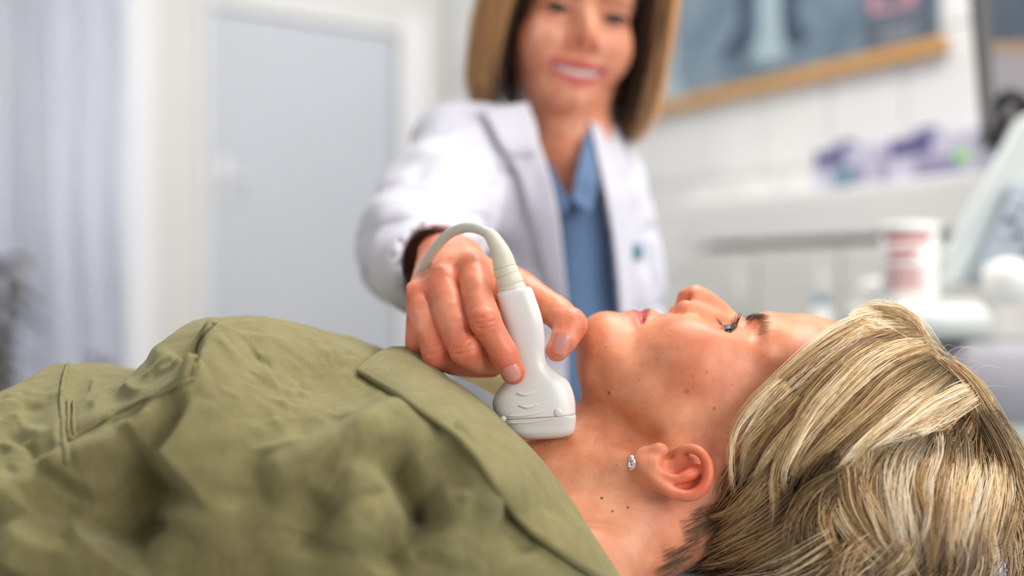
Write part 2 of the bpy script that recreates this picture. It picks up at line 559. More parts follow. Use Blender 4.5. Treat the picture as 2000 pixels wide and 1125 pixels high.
# tall house plants standing before the curtain, far out of focus
leaf_a = mat('olive_brown_leaf', (.085, .080, .055), .6, .3, 20)
leaf_b = mat('dusky_leaf', (.16, .13, .17), .6, .3, 20)
potm = mat('clay_pot', (.24, .20, .20), .7, .1, 20)
def house_plant(px, ytop, n_st, spread, lm, lab, seed):
    rg = np.random.default_rng(seed)
    base = B(tb(px), 0, .42); kk = (base[1] + D) / F; base[0] = (px - 1000) * kk
    ztop_ = ZC - (ytop - 562) * kk
    root = empty('potted_plant', base, lab, 'plant', 'plants before the curtain')
    MB().lathe([(.10, 0), (.105, .01), (.135, .24), (.14, .26), (.125, .26), (.12, .22)], base, (0, 0, 1), 24).build('pot', potm, root)
    for q in range(n_st):
        a = rg.uniform(0, 6.28); rr = spread * rg.uniform(.3, 1)
        tip = base + np.array([rr * math.cos(a), rr * math.sin(a) * .5, ztop_ * rg.uniform(.8, 1.0)])
        P = spline([base + (0, 0, .2), base * .5 + tip * .5 + np.array([0, 0, .1]), tip], 10)
        MB().tube(P, np.linspace(.011, .005, 10), 6).build('stem', lm, root)
        for k_ in range(7):
            u = 3 + k_; p0 = P[min(u, 9)]; an = rg.uniform(0, 6.28)
            dr = np.array([math.cos(an), math.sin(an), rg.uniform(-.3, .6)]); dr /= np.linalg.norm(dr)
            sd_ = np.cross(dr, [0, 0, 1]); sd_ /= np.linalg.norm(sd_); L = rg.uniform(.07, .11)
            G_ = np.zeros((7, 3, 3))
            for ii, t in enumerate(np.linspace(0, 1, 7)):
                w_ = .030 * math.sin(math.pi * min(1, t * .97 + .02))
                for jj, v in enumerate((-1, 0, 1)):
                    G_[ii, jj] = p0 + dr * L * t + sd_ * w_ * v + np.array([0, 0, .006 * abs(v) - .06 * t * t])
            MB().grid(G_).build('leaf', lm, root)
house_plant(2, 500, 5, .04, leaf_a, 'dark olive potted plant at the far left before the curtain', 4)
house_plant(196, 655, 4, .035, leaf_b, 'low dusky potted plant beside the window post', 5)

# ------------------------------------------------------------------ framed anatomy print on the tiled wall
tl, tr_ = ta(1180), ta(1848)
zb = za(1845, 92); zt = zb + .75
pc = (tl + tr_) / 2; pw = tl - tr_
po = empty('poster', A(pc, zb, .012), 'blue grey anatomy poster in an oak frame on the tiled wall', 'poster')
k = NT('poster_print')
tc = k.n('ShaderNodeTexCoord'); sx = k.n('ShaderNodeSeparateXYZ'); k.l(tc.outputs['Generated'], sx.inputs[0])
no = k.n('ShaderNodeTexNoise'); no.inputs['Scale'].default_value = 5; no.inputs['Detail'].default_value = 4
k.l(tc.outputs['Generated'], no.inputs['Vector'])
cr = k.n('ShaderNodeValToRGB'); cr.color_ramp.elements[0].position = .35; cr.color_ramp.elements[1].position = .7
cr.color_ramp.elements[0].color = (.13, .19, .25, 1); cr.color_ramp.elements[1].color = (.25, .34, .41, 1)
k.l(no.outputs['Fac'], cr.inputs[0]); k.l(cr.outputs[0], k.b.inputs['Base Color']); k.b.inputs['Roughness'].default_value = .25
MB().box(A(pc, (zb + zt) / 2, .016), (pw - .01, .006, zt - zb), RA).build('print', k.m, po, False)
ob = MB()
for (t, z, w, h) in ((pc, zb, pw + .03, .032), (pc, zt, pw + .03, .032)):
    MB().box(A(t, z, .022), (w, .026, h), RA, .004).build('frame_rail', M['wood'], po, False)
M['print_blue'] = mat('print_blue_ink', (.06, .085, .14), .4, .3, 30)
M['print_pale'] = mat('print_pale_ink', (.42, .54, .60), .4, .25, 25)
M['print_pink'] = mat('print_pink_ink', (.58, .30, .38), .4, .2, 30)
M['print_dark'] = mat('print_dark_ink', (.10, .13, .17), .4, .2, 30)
def flat(name, mt, poly, lift, t=.0012):
    """flat print of a shape on the poster: poly of image columns/rows read onto the wall"""
    P = [A(ta(x), za(x, y), .0195 + lift) for x, y in poly]
    n = len(P); V = P + [p - NA * t for p in P]
    c = np.mean(P, 0)
    T = []; 
    V = V + [c, c - NA * t]
    for i in range(n):
        j = (i + 1) % n
        T += [[2 * n, i, j], [2 * n + 1, n + j, n + i], [i, n + i, n + j], [i, n + j, j]]
    return mesh_np(name, V, np.array(T), mt, po, False)
flat('printed_legs', M['print_pale'], [(1490, -60), (1545, -60), (1540, 60), (1545, 115), (1510, 125), (1478, 120), (1495, 60)], .0002)
flat('printed_leg', M['print_blue'], [(1448, -80), (1488, -80), (1484, 0), (1478, 60), (1478, 95), (1440, 118), (1412, 122), (1440, 95), (1455, 50)], .0006)
flat('printed_leg', M['print_blue'], [(1535, -80), (1572, -80), (1572, 0), (1562, 50), (1590, 75), (1580, 90), (1540, 86), (1536, 40)], .0006)
flat('printed_caption_panel', M['print_dark'], [(1698, -60), (1838, -60), (1838, 80), (1700, 112)], .0002)
flat('printed_picture', M['print_pink'], [(1705, -50), (1800, -50), (1800, 14), (1712, 32)], .0008)
flat('printed_picture_inset', M['print_dark'], [(1722, -50), (1780, -50), (1778, 6), (1730, 16)], .0014)
for y in (45, 58, 70):
    flat('printed_text_line', M['grey_plastic'], [(1730, y + 14), (1800, y - 1), (1800, y + 3), (1730, y + 18)], .0008)
flat('printed_margin', M['print_pale'], [(1300, -60), (1322, -60), (1330, 150), (1345, 190), (1300, 200)], .0002)

# ------------------------------------------------------------------ wall shelf with boxes
st0, st1 = ta(2120), ta(1418)
sd = .16
def zs(px, py, out): return za(px, py, out)
ztop_s = za(1650, 380, sd * .4); zbot_s = za(1560, 462, sd)
sh = empty('wall_shelf', A((st0 + st1) / 2, zbot_s, .0), 'white wall shelf with a deep front lip under the glove boxes', 'shelf')
MB().box(A((st0 + st1) / 2, ztop_s - .012, sd / 2 + .012), (st1 - st0, sd, .024), RA, .004).build('shelf_board', M['white_plastic'], sh, False)
MB().box(A((st0 + st1) / 2, (ztop_s + zbot_s) / 2 - .012, sd + .004), (st1 - st0, .018, ztop_s - zbot_s), RA, .004).build('front_lip', M['white_plastic'], sh, False)
for t in (st1 - .1, st0 + .3):
    MB().box(A(t, zbot_s - .03, sd / 2 + .012), (.025, sd * .8, .06), RA, .003).build('bracket', M['grey_plastic'], sh, False)
shade = mat('cabinet_white', (.74, .73, .69), .4, .02, 10)
o = MB().box(A((st0 + st1) / 2 + .02, zbot_s - .205, .085), (st1 - st0 - .1, .15, .36), RA, .006)
cb = empty('wall_cabinet', A((st0 + st1) / 2, zbot_s - .41, .08), 'low white wall cabinet below the shelf', 'cabinet')
o.build('cabinet_body', shade, cb, False)
for q in range(3):
    t = st1 - .14 - q * .24
    dd = MB().box(A(t, zbot_s - .205, .166), (.23, .014, .34), RA, .004).build('cabinet_door', shade, cb, False)
    MB().box(A(t - .08, zbot_s - .12, .18), (.02, .014, .07), RA, .003).build('handle', M['white_plastic'], dd, False)

lil = mat('lilac_carton', (.62, .60, .74), .55, .08, 25)
vio = mat('violet_print', (.10, .09, .26), .5, .2, 25)
grn = mat('green_print', (.36, .78, .28), .5, .1, 25)
tis = mat('tissue', (.10, .10, .24), .8, .2, 40)
teal = mat('teal_plastic', (.10, .26, .34), .4, .1, 30)
def glove_box(px0, px1, ptop, lab, sticker):
    so = sd * .45
    t0, t1 = ta(px1), ta(px0)
    # shift along the wall so that the box, standing off the wall, keeps its columns
    def t_at(px):
        k = (px - 1000) / F; b = A(0, 0, so + .05)
        return (b[0] - k * (b[1] + D)) / (k * UA[1] - UA[0])
    t0, t1 = t_at(px1), t_at(px0)
    h = za((px0 + px1) / 2, ptop, so) - ztop_s
    c = A((t0 + t1) / 2, ztop_s, so)
    g = empty('glove_box', c, lab, 'box', 'cartons on the shelf')
    MB().box(c + (0, 0, h / 2), (t1 - t0, .10, h), RA, .003).build('carton', lil, g, False)
    # violet opening print on the front top and the pulled glove
    MB().box(c + NA * .0505 + UA * (t1 - t0) * .22 + np.array([0, 0, h * .80]), ((t1 - t0) * .5, .003, h * .36), RA, .001).build('printed_band', vio, g, False)
    mb = MB(); a = c + UA * (t1 - t0) * .2 + np.array([0, 0, h])
    mb.tube(spline([a - UA * .04 + np.array([0, 0, -.005]), a - UA * .015 + np.array([0, 0, .012]), a + UA * .02 + np.array([0, 0, .010]), a + UA * .05 + np.array([0, 0, -.004])], 14), .012 * np.sin(np.linspace(.3, 2.9, 14)), 8)
    mb.build('pulled_glove', tis, g)
    for q in range(3):
        MB().box(c + NA * .0505 - UA * (t1 - t0) * .1 + np.array([0, 0, h * (.18 + .13 * q)]), ((t1 - t0) * .55, .002, h * .05), RA).build('printed_line', vio, g, False)
    if sticker:
        MB().box(c + NA * .0505 - UA * (t1 - t0) * .36 + np.array([0, 0, h * .45]), (.028, .003, .026), RA, .001).build('sticker', grn, g, False)
glove_box(1588, 1708, 302, 'lilac glove carton nearer the doctor on the wall shelf', False)
glove_box(1732, 1905, 276, 'wider lilac glove carton with a green sticker on the wall shelf', True)
c = A(ta(1718), ztop_s, .12)
mb = MB().lathe([(.016, 0), (.018, .003), (.018, .035), (.012, .04), (.012, .05), (.009, .053)], c, nseg=20)
jr = mb.build('jar', teal); tag(jr, 'small teal jar between the two glove cartons', 'jar')
c = A(ta(1480), ztop_s, .09)
mb = MB().box(c + (0, 0, .022), (.2, .10, .044), RA, .006)
bx = mb.build('paper_tray', M['white_plastic'], smooth=False); tag(bx, 'flat white paper tray at the left end of the wall shelf', 'tray')

# ================================================================== heads (local axes: a = up the head, f = out of the face, s = sideways)
def skin_mat(name, base, moles=(), rough=.44, sss=.14, freckle=.35):
    k = NT(name); b = k.b
    at = k.n('ShaderNodeAttribute'); at.attribute_name = 'tint'
    tc = k.n('ShaderNodeTexCoord')
    n1 = k.n('ShaderNodeTexNoise'); n1.inputs['Scale'].default_value = 55; n1.inputs['Detail'].default_value = 5
    k.l(tc.outputs['Object'], n1.inputs['Vector'])
    m1 = k.n('ShaderNodeMix', data_type='RGBA', blend_type='MULTIPLY'); m1.inputs[0].default_value = 1
    r1 = k.n('ShaderNodeValToRGB'); r1.color_ramp.elements[0].position = .3; r1.color_ramp.elements[1].position = .72
    r1.color_ramp.elements[0].color = (.80, .64, .56, 1); r1.color_ramp.elements[1].color = (1.08, 1.04, 1.02, 1)
    k.l(n1.outputs['Fac'], r1.inputs[0])
    k.l(at.outputs['Color'], m1.inputs[6]); k.l(r1.outputs[0], m1.inputs[7])
    n0 = k.n('ShaderNodeTexNoise'); n0.inputs['Scale'].default_value = 24; n0.inputs['Detail'].default_value = 4
    k.l(tc.outputs['Object'], n0.inputs['Vector'])
    r0 = k.n('ShaderNodeValToRGB'); r0.color_ramp.elements[0].position = .32; r0.color_ramp.elements[1].position = .68
    r0.color_ramp.elements[0].color = (.94, .76, .68, 1); r0.color_ramp.elements[1].color = (1.03, 1.04, 1.04, 1)
    k.l(n0.outputs['Fac'], r0.inputs[0])
    m0 = k.n('ShaderNodeMix', data_type='RGBA', blend_type='MULTIPLY'); m0.inputs[0].default_value = 1
    k.l(m1.outputs[2], m0.inputs[6]); k.l(r0.outputs[0], m0.inputs[7]); m1 = m0
    # freckles
    n2 = k.n('ShaderNodeTexNoise'); n2.inputs['Scale'].default_value = 330; n2.inputs['Detail'].default_value = 1
    k.l(tc.outputs['Object'], n2.inputs['Vector'])
    r2 = k.n('ShaderNodeValToRGB'); r2.color_ramp.elements[0].position = .66; r2.color_ramp.elements[1].position = .76
    r2.color_ramp.elements[0].color = (1, 1, 1, 1); r2.color_ramp.elements[1].color = (.78, .62, .54, 1)
    k.l(n2.outputs['Fac'], r2.inputs[0])
    m2 = k.n('ShaderNodeMix', data_type='RGBA', blend_type='MULTIPLY'); m2.inputs[0].default_value = freckle
    k.l(m1.outputs[2], m2.inputs[6]); k.l(r2.outputs[0], m2.inputs[7])
    col = m2.outputs[2]
    prev = None
    for (p, rad, s) in moles:
        dn = k.n('ShaderNodeVectorMath', operation='DISTANCE'); dn.inputs[1].default_value = tuple(p)
        k.l(tc.outputs['Object'], dn.inputs[0])
        mr = k.n('ShaderNodeMapRange', interpolation_type='SMOOTHSTEP')
        mr.inputs['From Min'].default_value = rad * 1.15; mr.inputs['From Max'].default_value = rad * .55
        mr.inputs['To Min'].default_value = 0; mr.inputs['To Max'].default_value = s
        k.l(dn.outputs['Value'], mr.inputs['Value'])
        if prev is None: prev = mr.outputs[0]
        else:
            mm = k.n('ShaderNodeMath', operation='MAXIMUM'); k.l(prev, mm.inputs[0]); k.l(mr.outputs[0], mm.inputs[1]); prev = mm.outputs[0]
    if prev is not None:
        mx = k.n('ShaderNodeMix', data_type='RGBA'); mx.inputs[7].default_value = (.10, .035, .02, 1)
        k.l(prev, mx.inputs[0]); k.l(col, mx.inputs[6]); col = mx.outputs[2]
    k.l(col, b.inputs['Base Color'])
    b.inputs['Roughness'].default_value = rough
    b.inputs['Specular IOR Level'].default_value = .4
    b.inputs['Subsurface Weight'].default_value = sss
    b.inputs['Subsurface Radius'].default_value = (1.0, .35, .18)
    b.inputs['Subsurface Scale'].default_value = .006
    n3 = k.n('ShaderNodeTexNoise'); n3.inputs['Scale'].default_value = 900; n3.inputs['Detail'].default_value = 2
    vo = k.n('ShaderNodeTexVoronoi'); vo.inputs['Scale'].default_value = 620
    k.l(tc.outputs['Object'], n3.inputs['Vector']); k.l(tc.outputs['Object'], vo.inputs['Vector'])
    ad = k.n('ShaderNodeMath', operation='ADD'); k.l(n3.outputs['Fac'], ad.inputs[0]); k.l(vo.outputs['Distance'], ad.inputs[1])
    bp = k.n('ShaderNodeBump'); bp.inputs['Strength'].default_value = .07; bp.inputs['Distance'].default_value = .0008
    k.l(ad.outputs[0], bp.inputs['Height']); k.l(bp.outputs['Normal'], b.inputs['Normal'])
    return k.m

A_ST = [-.0800, -.070, -.0600, -.052, -.044, -.034, -.021, -.010, .005, .018, .030, .045, .058, .067, .077, .095, .115, .126, .145, .165, .180, .190, .1945]
F_TOP = [.090, .0905, .0910, .0925, .0950, .0955, .0958, .0972, .0985, .0965, .0935, .0895, .0895, .0945, .0985, .0985, .0952, .0920, .0835, .068, .047, .022, .002]
A_B = [-.080, -.065, -.056, -.050, -.040, -.020, 0, .02, .04, .06, .09, .12, .15, .17, .185, .1945]
F_BOT = [.040, .039, .037, .034, .024, .010, -.006, -.030, -.054, -.066, -.075, -.075, -.063, -.045, -.024, -.002]
A_W = [-.080, -.065, -.056, -.050, -.040, -.020, 0, .02, .04, .06, .09, .12, .15, .17, .185, .1945]
WID = [.018, .020, .023, .026, .036, .0460, .054, .0600, .0645, .0665, .0705, .0705, .061, .046, .026, .003]
FWID = [.066, .064, .062, .056, .048, .034, .022, .018, .016, .015, .010, .006, .004, .002, 0, 0]
A_P = [-.0800, -.05, -.02, .01, .03, .05, .075, .12, .1945]
PEX = [2.0, 2.05, 2.2, 2.3, 2.1, 1.95, 2.1, 2.1, 2.0]

def loft_op(v):
    ft, fb, wd, fw, pe = pchip(A_ST, F_TOP), pchip(A_B, F_BOT), pchip(A_W, WID), pchip(A_W, FWID), pchip(A_P, PEX)
    a = v.ax[0].astype(float)
    inside = (a > A_ST[0]) & (a < A_ST[-1])
    T = ft(a)[:, None, None]; Bt = fb(a)[:, None, None]; w = np.maximum(wd(a), .003)[:, None, None]; fc = fw(a)[:, None, None]; p = pe(a)[:, None, None]
    fax = v.ax[1][None, :, None]; sax = v.ax[2][None, None, :]
    up = fax >= fc
    hz = np.where(up, np.maximum(T - fc, .004), np.maximum(fc - Bt, .004))
    q = (np.abs(fax - fc) / hz) ** p + (np.abs(sax) / w) ** p
    q = q ** (1 / p)
    g = ((q - 1) * np.minimum(w, np.maximum(T - fc, .01))).astype(np.float32)
    gr = np.gradient(g, v.h)
    n = np.sqrt(gr[0] ** 2 + gr[1] ** 2 + gr[2] ** 2)
    g = g / np.clip(n, .5, 4)
    # rounded off towards the chin, closed at the crown
    end = (-.0545 - a)[:, None, None].astype(np.float32)
    kk = .022
    hh = np.maximum(kk - np.abs(g - end), 0) / kk
    g = np.maximum(g, end) + hh * hh * kk * .25
    g = np.maximum(g, (a - A_ST[-1])[:, None, None].astype(np.float32))
    v.d = np.minimum(v.d, g)

def both(fn, *pts, **kw):
    for s in (1, -1):
        fn(*[np.array([p[0], p[1], p[2] * s]) if isinstance(p, (tuple, list)) and len(p) == 3 else p for p in pts], **kw)

def face_ops(v, smile=False, ears=(1,), ea=.0455):
    loft_op(v)
    # cheekbones, jaw and chin
    both(v.ell, (.018, .064, .040), r=(.030, .022, .019), k=.030)
    both(v.cone, (-.045, .062, .024), (-.004, .020, .047), .013, .012, k=.020)
    v.ell((-.0440, .0805, 0), (.0165, .0165, .021), k=.016)
    v.ell((-.041, .056, 0), (.0175, .030, .031), k=.018)
    # brow ridge, eye sockets
    both(v.tube, [(.066, .0935, .006), (.068, .0925, .024), (.064, .080, .046)], .006, k=.016) if False else None
    for s in (1, -1):
        v.tube([(.069, .0880, .010 * s), (.070, .0885, .022 * s), (.067, .080, .040 * s), (.062, .066, .051 * s)], [.0055, .0060, .0050, .0035], k=.016)
        v.ell((ea - .0005, .1025, .036 * s), (.016, .0185, .021), k=.014, sub=True)
        v.ell((.058, .055, .072 * s), (.025, .03, .011), k=.020, sub=True)
    # nose
    v.tube([(.0625, .0855, 0), (.052, .0900, 0), (.0405, .1005, 0), (.030, .1082, 0), (.0235, .1112, 0)], [.0058, .0066, .0076, .0080, .0084], k=.007)
    for s in (1, -1):
        v.cone((.048, .0885, .006 * s), (.021, .0985, .0092 * s), .0055, .0075, k=.009)
        v.ell((.0138, .0985, .0132 * s), (.0080, .0088, .0056), k=.0028)
        v.ell((.0205, .1085, .0038 * s), (.0055, .0065, .005), k=.005)
    v.cone((.0105, .0980, 0), (.0150, .1115, 0), .0038, .0044, k=.0035)
    for s in (1, -1):
        v.tube([(.0080, .1015, .0074 * s), (.0110, .1065, .0090 * s), (.0165, .1105, .0086 * s)], [.0030, .0042, .0026], k=.0012, sub=True)
        v.cone((.0110, .1060, .0080 * s), (.0230, .1040, .0060 * s), .0036, .0025, k=.0012, sub=True)
    # mouth
    if not smile:
        for s in (1, -1):
            v.tube([(-.0105, .0962, 0), (-.0100, .0958, .006 * s), (-.0140, .0915, .017 * s), (-.0185, .0835, .0255 * s)], [.0050, .0050, .0038, .0020], k=.005)
            v.tube([(-.0225, .0945, 0), (-.0225, .0935, .008 * s), (-.0205, .0885, .018 * s), (-.0187, .0830, .0255 * s)], [.0055, .0054, .0038, .0020], k=.005)
        for s in (1, -1):
            v.tube([(-.0165, .1030, 0), (-.0168, .1010, .008 * s), (-.0178, .0945, .018 * s), (-.0192, .0850, .0272 * s)], [.0012, .0012, .0012, .0012], k=.002, sub=True)
    else:
        # open smile: wide mouth with lips drawn back
        for s in (1, -1):
            v.tube([(-.0085, .0985, 0), (-.0085, .0970, .010 * s), (-.0075, .0910, .022 * s), (-.0055, .0815, .031 * s)], [.0036, .0036, .0030, .0020], k=.005)
            v.tube([(-.0265, .0965, 0), (-.0255, .0945, .010 * s), (-.0200, .0885, .022 * s), (-.0080, .0805, .032 * s)], [.0052, .0050, .0038, .0020], k=.005)
        for s in (1, -1):
            v.tube([(-.0165, .100, 0), (-.0160, .0985, .010 * s), (-.0130, .092, .021 * s)], [.0062, .0058, .0036], k=.002, sub=True)
            v.tube([(-.0130, .092, .021 * s), (-.0075, .0830, .0325 * s)], [.0036, .0010], k=.002, sub=True)
            v.ell((.013, .080, .036 * s), (.016, .013, .014), k=.016)
    # eyes: lids wrapped around the ball, with a slit
    for s in (1, -1):
        v.ell((ea, .0760, .0315 * s), (.0138, .0136, .0145), k=.006)
    # ears
    for s in ears:
        ear_ops(v, s)

def ear_ops(v, s):
    def q(px, py, l):      # ear landmarks as seen on the photograph, brought to local metres
        return (px - 1300) / 3200.0 - .0105, (880 - py) / 3200.0 + .0035, l * s
    L = .0655
    # plate of the ear, tilted out at the rear
    v.ell(q(1316, 922, L + .004), (.0215, .0145, .0035), k=.008, R=np.array([[1, 0, 0], [0, .94, .34 * s], [0, -.34 * s, .94]]), pad=.06)
    v.ell(q(1262, 903, L + .002), (.0100, .0105, .0042), k=.006)
    rim = [q(1326, 897, L - .001), q(1330, 879, L + .003), q(1346, 873, L + .006), q(1366, 880, L + .009), q(1379, 901, L + .012), q(1380, 925, L + .0145),
           q(1370, 950, L + .016), q(1345, 966, L + .0165), q(1315, 964, L + .0155), q(1286, 947, L + .012), q(1264, 925, L + .008), q(1252, 908, L + .004)]
    rr = [.0018, .0030, .0034, .0036, .0037, .0037, .0038, .0038, .0037, .0036, .0040, .0050]
    # concha and scapha hollows before the rim is laid on
    v.ell(q(1309, 902, L + .0115), (.0120, .0082, .0100), k=.004, sub=True)
    v.tube([q(1290, 931, L + .0125), q(1318, 948, L + .017), q(1346, 948, L + .018), q(1366, 925, L + .016)], [.0035, .0042, .0045, .0035], k=.003, sub=True)
    P = spline(rim, 30); R = np.interp(np.linspace(0, 1, 30), np.linspace(0, 1, len(rr)), rr)
    v.tube(P, R, k=.0035)
    # antihelix with its two crura
    v.tube(spline([q(1272, 917, L + .007), q(1290, 927, L + .0095), q(1316, 935, L + .0115), q(1338, 928, L + .0115), q(1352, 914, L + .0085)], 12), .0030, k=.0035)
    v.tube(spline([q(1336, 929, L + .011), q(1352, 928, L + .0105), q(1366, 918, L + .0085)], 8), .0028, k=.003)
    v.ell(q(1347, 899, L + .0105), (.0052, .0036, .0045), k=.003, sub=True)
    # canal, tragus, antitragus
    v.ell(q(1301, 889, L - .004), (.0060, .0045, .014), k=.002, sub=True)
    v.ell(q(1287, 878, L + .0035), (.0056, .0050, .0040), k=.004)
    v.ell(q(1273, 903, L + .0065), (.0050, .0045, .0040), k=.004)

def tint_face(V, base, lips, blush, ear_red=.5, ears=(1,), smile=False):
    """colour of the skin itself: lips, flushed cheeks, ears, nose tip"""
    C = np.tile(np.array(base)[None], (len(V), 1))
    red = np.array(blush)
    a, f, s = V[:, 0], V[:, 1], np.abs(V[:, 2])
    def mixin(w, c): C[:] = C * (1 - w[:, None]) + np.array(c)[None] * w[:, None]
    w = np.exp(-(((a - .016) / .026) ** 2 + ((f - .062) / .026) ** 2 + ((s - .052) / .03) ** 2)) * .60
    mixin(w, red)
    w = np.exp(-(((a - .016) / .010) ** 2 + ((f - .105) / .012) ** 2 + (s / .018) ** 2)) * .55
    mixin(w, red)
    w = np.exp(-(((a + .05) / .018) ** 2 + ((f - .09) / .02) ** 2)) * .25
    mixin(w, red)
    if not smile:
        # the red of the lips, a spindle around the mouth line
        mid = -.0165 - .0025 * (s / .027) ** 2
        half = .0078 * np.clip(1 - (s / .027) ** 2, 0, 1) ** .7
        w = sstep(1.0, .75, np.abs(a - mid) / np.maximum(half, 1e-5)) * (f > .078) * (s < .027)
    else:
        mid = -.0170 + .0095 * (s / .032) ** 2
        half = .0140 * np.clip(1 - (s / .033) ** 2, 0, 1) ** .6
        w = sstep(1.0, .80, np.abs(a - mid) / np.maximum(half, 1e-5)) * (f > .074) * (s < .033)
    mixin(w * .9, lips)
    for e in ears:
        se = V[:, 2] * e
        w = sstep(.060, .072, se) * np.exp(-(((a - .008) / .028) ** 2 + ((f + .012) / .024) ** 2)) * ear_red
        mixin(w, red)
    return C

# ================================================================== the patient
PHI = math.radians(6)                                  # head rolled a little away from the camera
HO = W(1300, 880, .032)                                # ear canal level on the mid plane of the head
HR = np.array([[1, 0, 0], [0, math.sin(PHI), -math.cos(PHI)], [0, math.cos(PHI), math.sin(PHI)]])   # columns a, f, s
def HL(p):                                             # head local -> world
    return np.asarray(p) @ HR.T + HO
def LH(p):                                             # world -> head local
    return (np.asarray(p) - HO) @ HR

pv = Vol((-.165, -.0935, -.085), (.2, .124, .088), .00125)
EA = .0400
face_ops(pv, smile=False, ears=(1,), ea=EA)
# almond opening of the eyes
for s in (1, -1):
    pv.tube(spline([(.0338, .0778, .0458 * s), (.0388, .0868, .0412 * s), (.0404, .0905, .0330 * s), (.0402, .0890, .0205 * s)], 12), np.interp(np.linspace(0, 1, 12), [0, .35, .66, 1], [.0012, .0043, .0056, .0016]), k=.001, sub=True)
# neck and upper chest
pv.cone((.035, -.028, 0), (-.055, -.024, 0), .052, .051, k=.020)
pv.cone((-.055, -.024, 0), (-.105, -.052, 0), .051, .056, k=.018)
pv.cone((-.105, -.052, 0), (-.20, -.105, 0), .058, .085, k=.02)
for s in (1, -1):
    pv.tube([(.012, -.014, .053 * s), (-.035, -.012, .046 * s), (-.085, -.018, .030 * s), (-.125, -.022, .014 * s)], [.010, .011, .010, .008], k=.016)
    pv.cone((-.02, -.055, .035 * s), (-.14, -.10, .10 * s), .03, .04, k=.03)
pV, pQ = pv.mesh(); del pv
pV = relax(pV, pQ, 1, .4)
pC = tint_face(pV, (.80, .395, .235), (.50, .10, .11), (.70, .165, .085), .95)
# shallow skin lines: neck folds, smile line, lid crease
pN = vnormals(pV, pQ)
def groove(V, N, pts, w, amp):
    P = spline(pts, 24); d = np.full(len(V), 9.0)
    for i in range(len(P) - 1):
        a = P[i]; ba = P[i + 1] - a; t = np.clip(((V - a) @ ba) / (ba @ ba), 0, 1)
        d = np.minimum(d, np.linalg.norm(V - a - t[:, None] * ba, axis=1))
    return V - N * (amp * np.exp(-(d / w) ** 2))[:, None]
for pts, w, am in (([(-.048, .020, .040), (-.062, -.005, .050), (-.066, -.030, .053), (-.056, -.05, .05)], .0016, .0004),
                   ([(-.066, .014, .038), (-.082, -.010, .049), (-.088, -.03, .052)], .0016, .0004),
                   ([(.010, .098, .019), (-.004, .092, .027), (-.020, .082, .032), (-.030, .074, .034)], .0030, .0009),
                   ([(.0500, .0885, .020), (.0515, .0880, .030), (.0470, .0800, .042)], .0012, .0008),
                   ([(.0040, .0975, .0150), (.0090, .0950, .0185), (.0170, .0945, .0190), (.0215, .0990, .0165)], .0012, .0009)):
    pV = groove(pV, pN, pts, w, am)
patient_moles = []
def skin_hit(px, py):
    """point of the head mesh that shows at (px, py)"""
    Wd = HL(pV); q = to_px(Wd)
    m = np.argwhere(((q - (px, py)) ** 2).sum(1) < 16)[:, 0]
    if len(m) == 0: return None
    return Wd[m[np.argmin(Wd[m, 1])]]
for px, py, rad, st in ((1187, 771, .0016, .65), (1245, 741, .0009, .4), (1341, 763, .0021, .28), (1393, 797, .0014, .45), (1380, 724, .0013, .25), (1182, 676, .0010, .35),
                        (1173, 971, .0011, .9), (1195, 996, .0010, .85), (1226, 988, .0009, .85), (1105, 857, .0008, .5), (1062, 868, .0008, .6), (1280, 702, .0009, .3), (1250, 800, .0008, .3), (1310, 645, .0009, .3), (1203, 906, .0007, .4), (1350, 735, .0012, .2)):
    h = skin_hit(px, py)
    if h is not None: patient_moles.append((h, rad, st))
M['skin_p'] = skin_mat('patient_skin', None, patient_moles)
patient = mesh_np('person', HL(pV), pQ, M['skin_p'], None, True, pC)
tag(patient, 'patient lying face up in an olive linen shirt with blond hair', 'person')
# eyeballs
M['eye'] = mat('eye_white', (.36, .27, .26), .6, .06, 60, spec=.15)
M['iris'] = mat('iris', (.05, .04, .045), .35, .5, 500, spec=.3)
for s in (1, -1):
    c = np.array([EA, .0760, .0315 * s])
    gz = np.array([-.20, .92, .34]); gz /= np.linalg.norm(gz)
    pr = [(.0124 * math.sin(t), -.0124 * math.cos(t)) for t in np.linspace(.02, math.pi - .52, 16)]
    e = MB().lathe(pr, HL(c), HR @ gz, 24).build('eyeball', M['eye'], patient)
    pr = [(.0066, .0106), (.005, .01155), (.003, .0122), (.0008, .0126)]
    MB().lathe(pr, HL(c), HR @ gz, 24).build('iris', M['iris'], e)

# ================================================================== ultrasound probe
M['probe'] = mat('probe_plastic', (.72, .71, .69), .28, .01, 30, spec=.5)
M['probe_cap'] = mat('probe_cap_plastic', (.70, .69, .665), .30, .01, 30, spec=.5)
M['rubber'] = mat('cream_rubber', (.66, .62, .51), .45, .02, 40)
M['cable'] = mat('cable_sheath', (.56, .57, .52), .40, .03, 60)
YP = -.004                                             # mid plane of the probe
probe = empty('ultrasound_probe', W(1065, 853, YP), 'white linear ultrasound probe held against the throat', 'probe')
def section_loft(st, n=40, p=2.6, caps=True):
    """st: (left px, left py, right px, right py, half thickness m, exponent); rounded sections in a row"""
    S = np.array([list(a) + [p] * (6 - len(a)) for a in st], float)
    m = 4 * len(S)
    S = spline(S, m)
    a = np.linspace(0, 2 * np.pi, n, endpoint=False)
    G = np.zeros((m, n, 3))
    for i in range(m):
        L = W(S[i, 0], S[i, 1], YP); R = W(S[i, 2], S[i, 3], YP); c = (L + R) / 2; u = (R - L) / 2
        e = 2 / S[i, 5]
        cx = np.sign(np.cos(a)) * np.abs(np.cos(a)) ** e; sx = np.sign(np.sin(a)) * np.abs(np.sin(a)) ** e
        G[i] = c + cx[:, None] * u + sx[:, None] * np.array([0, S[i, 4], 0])
    return G
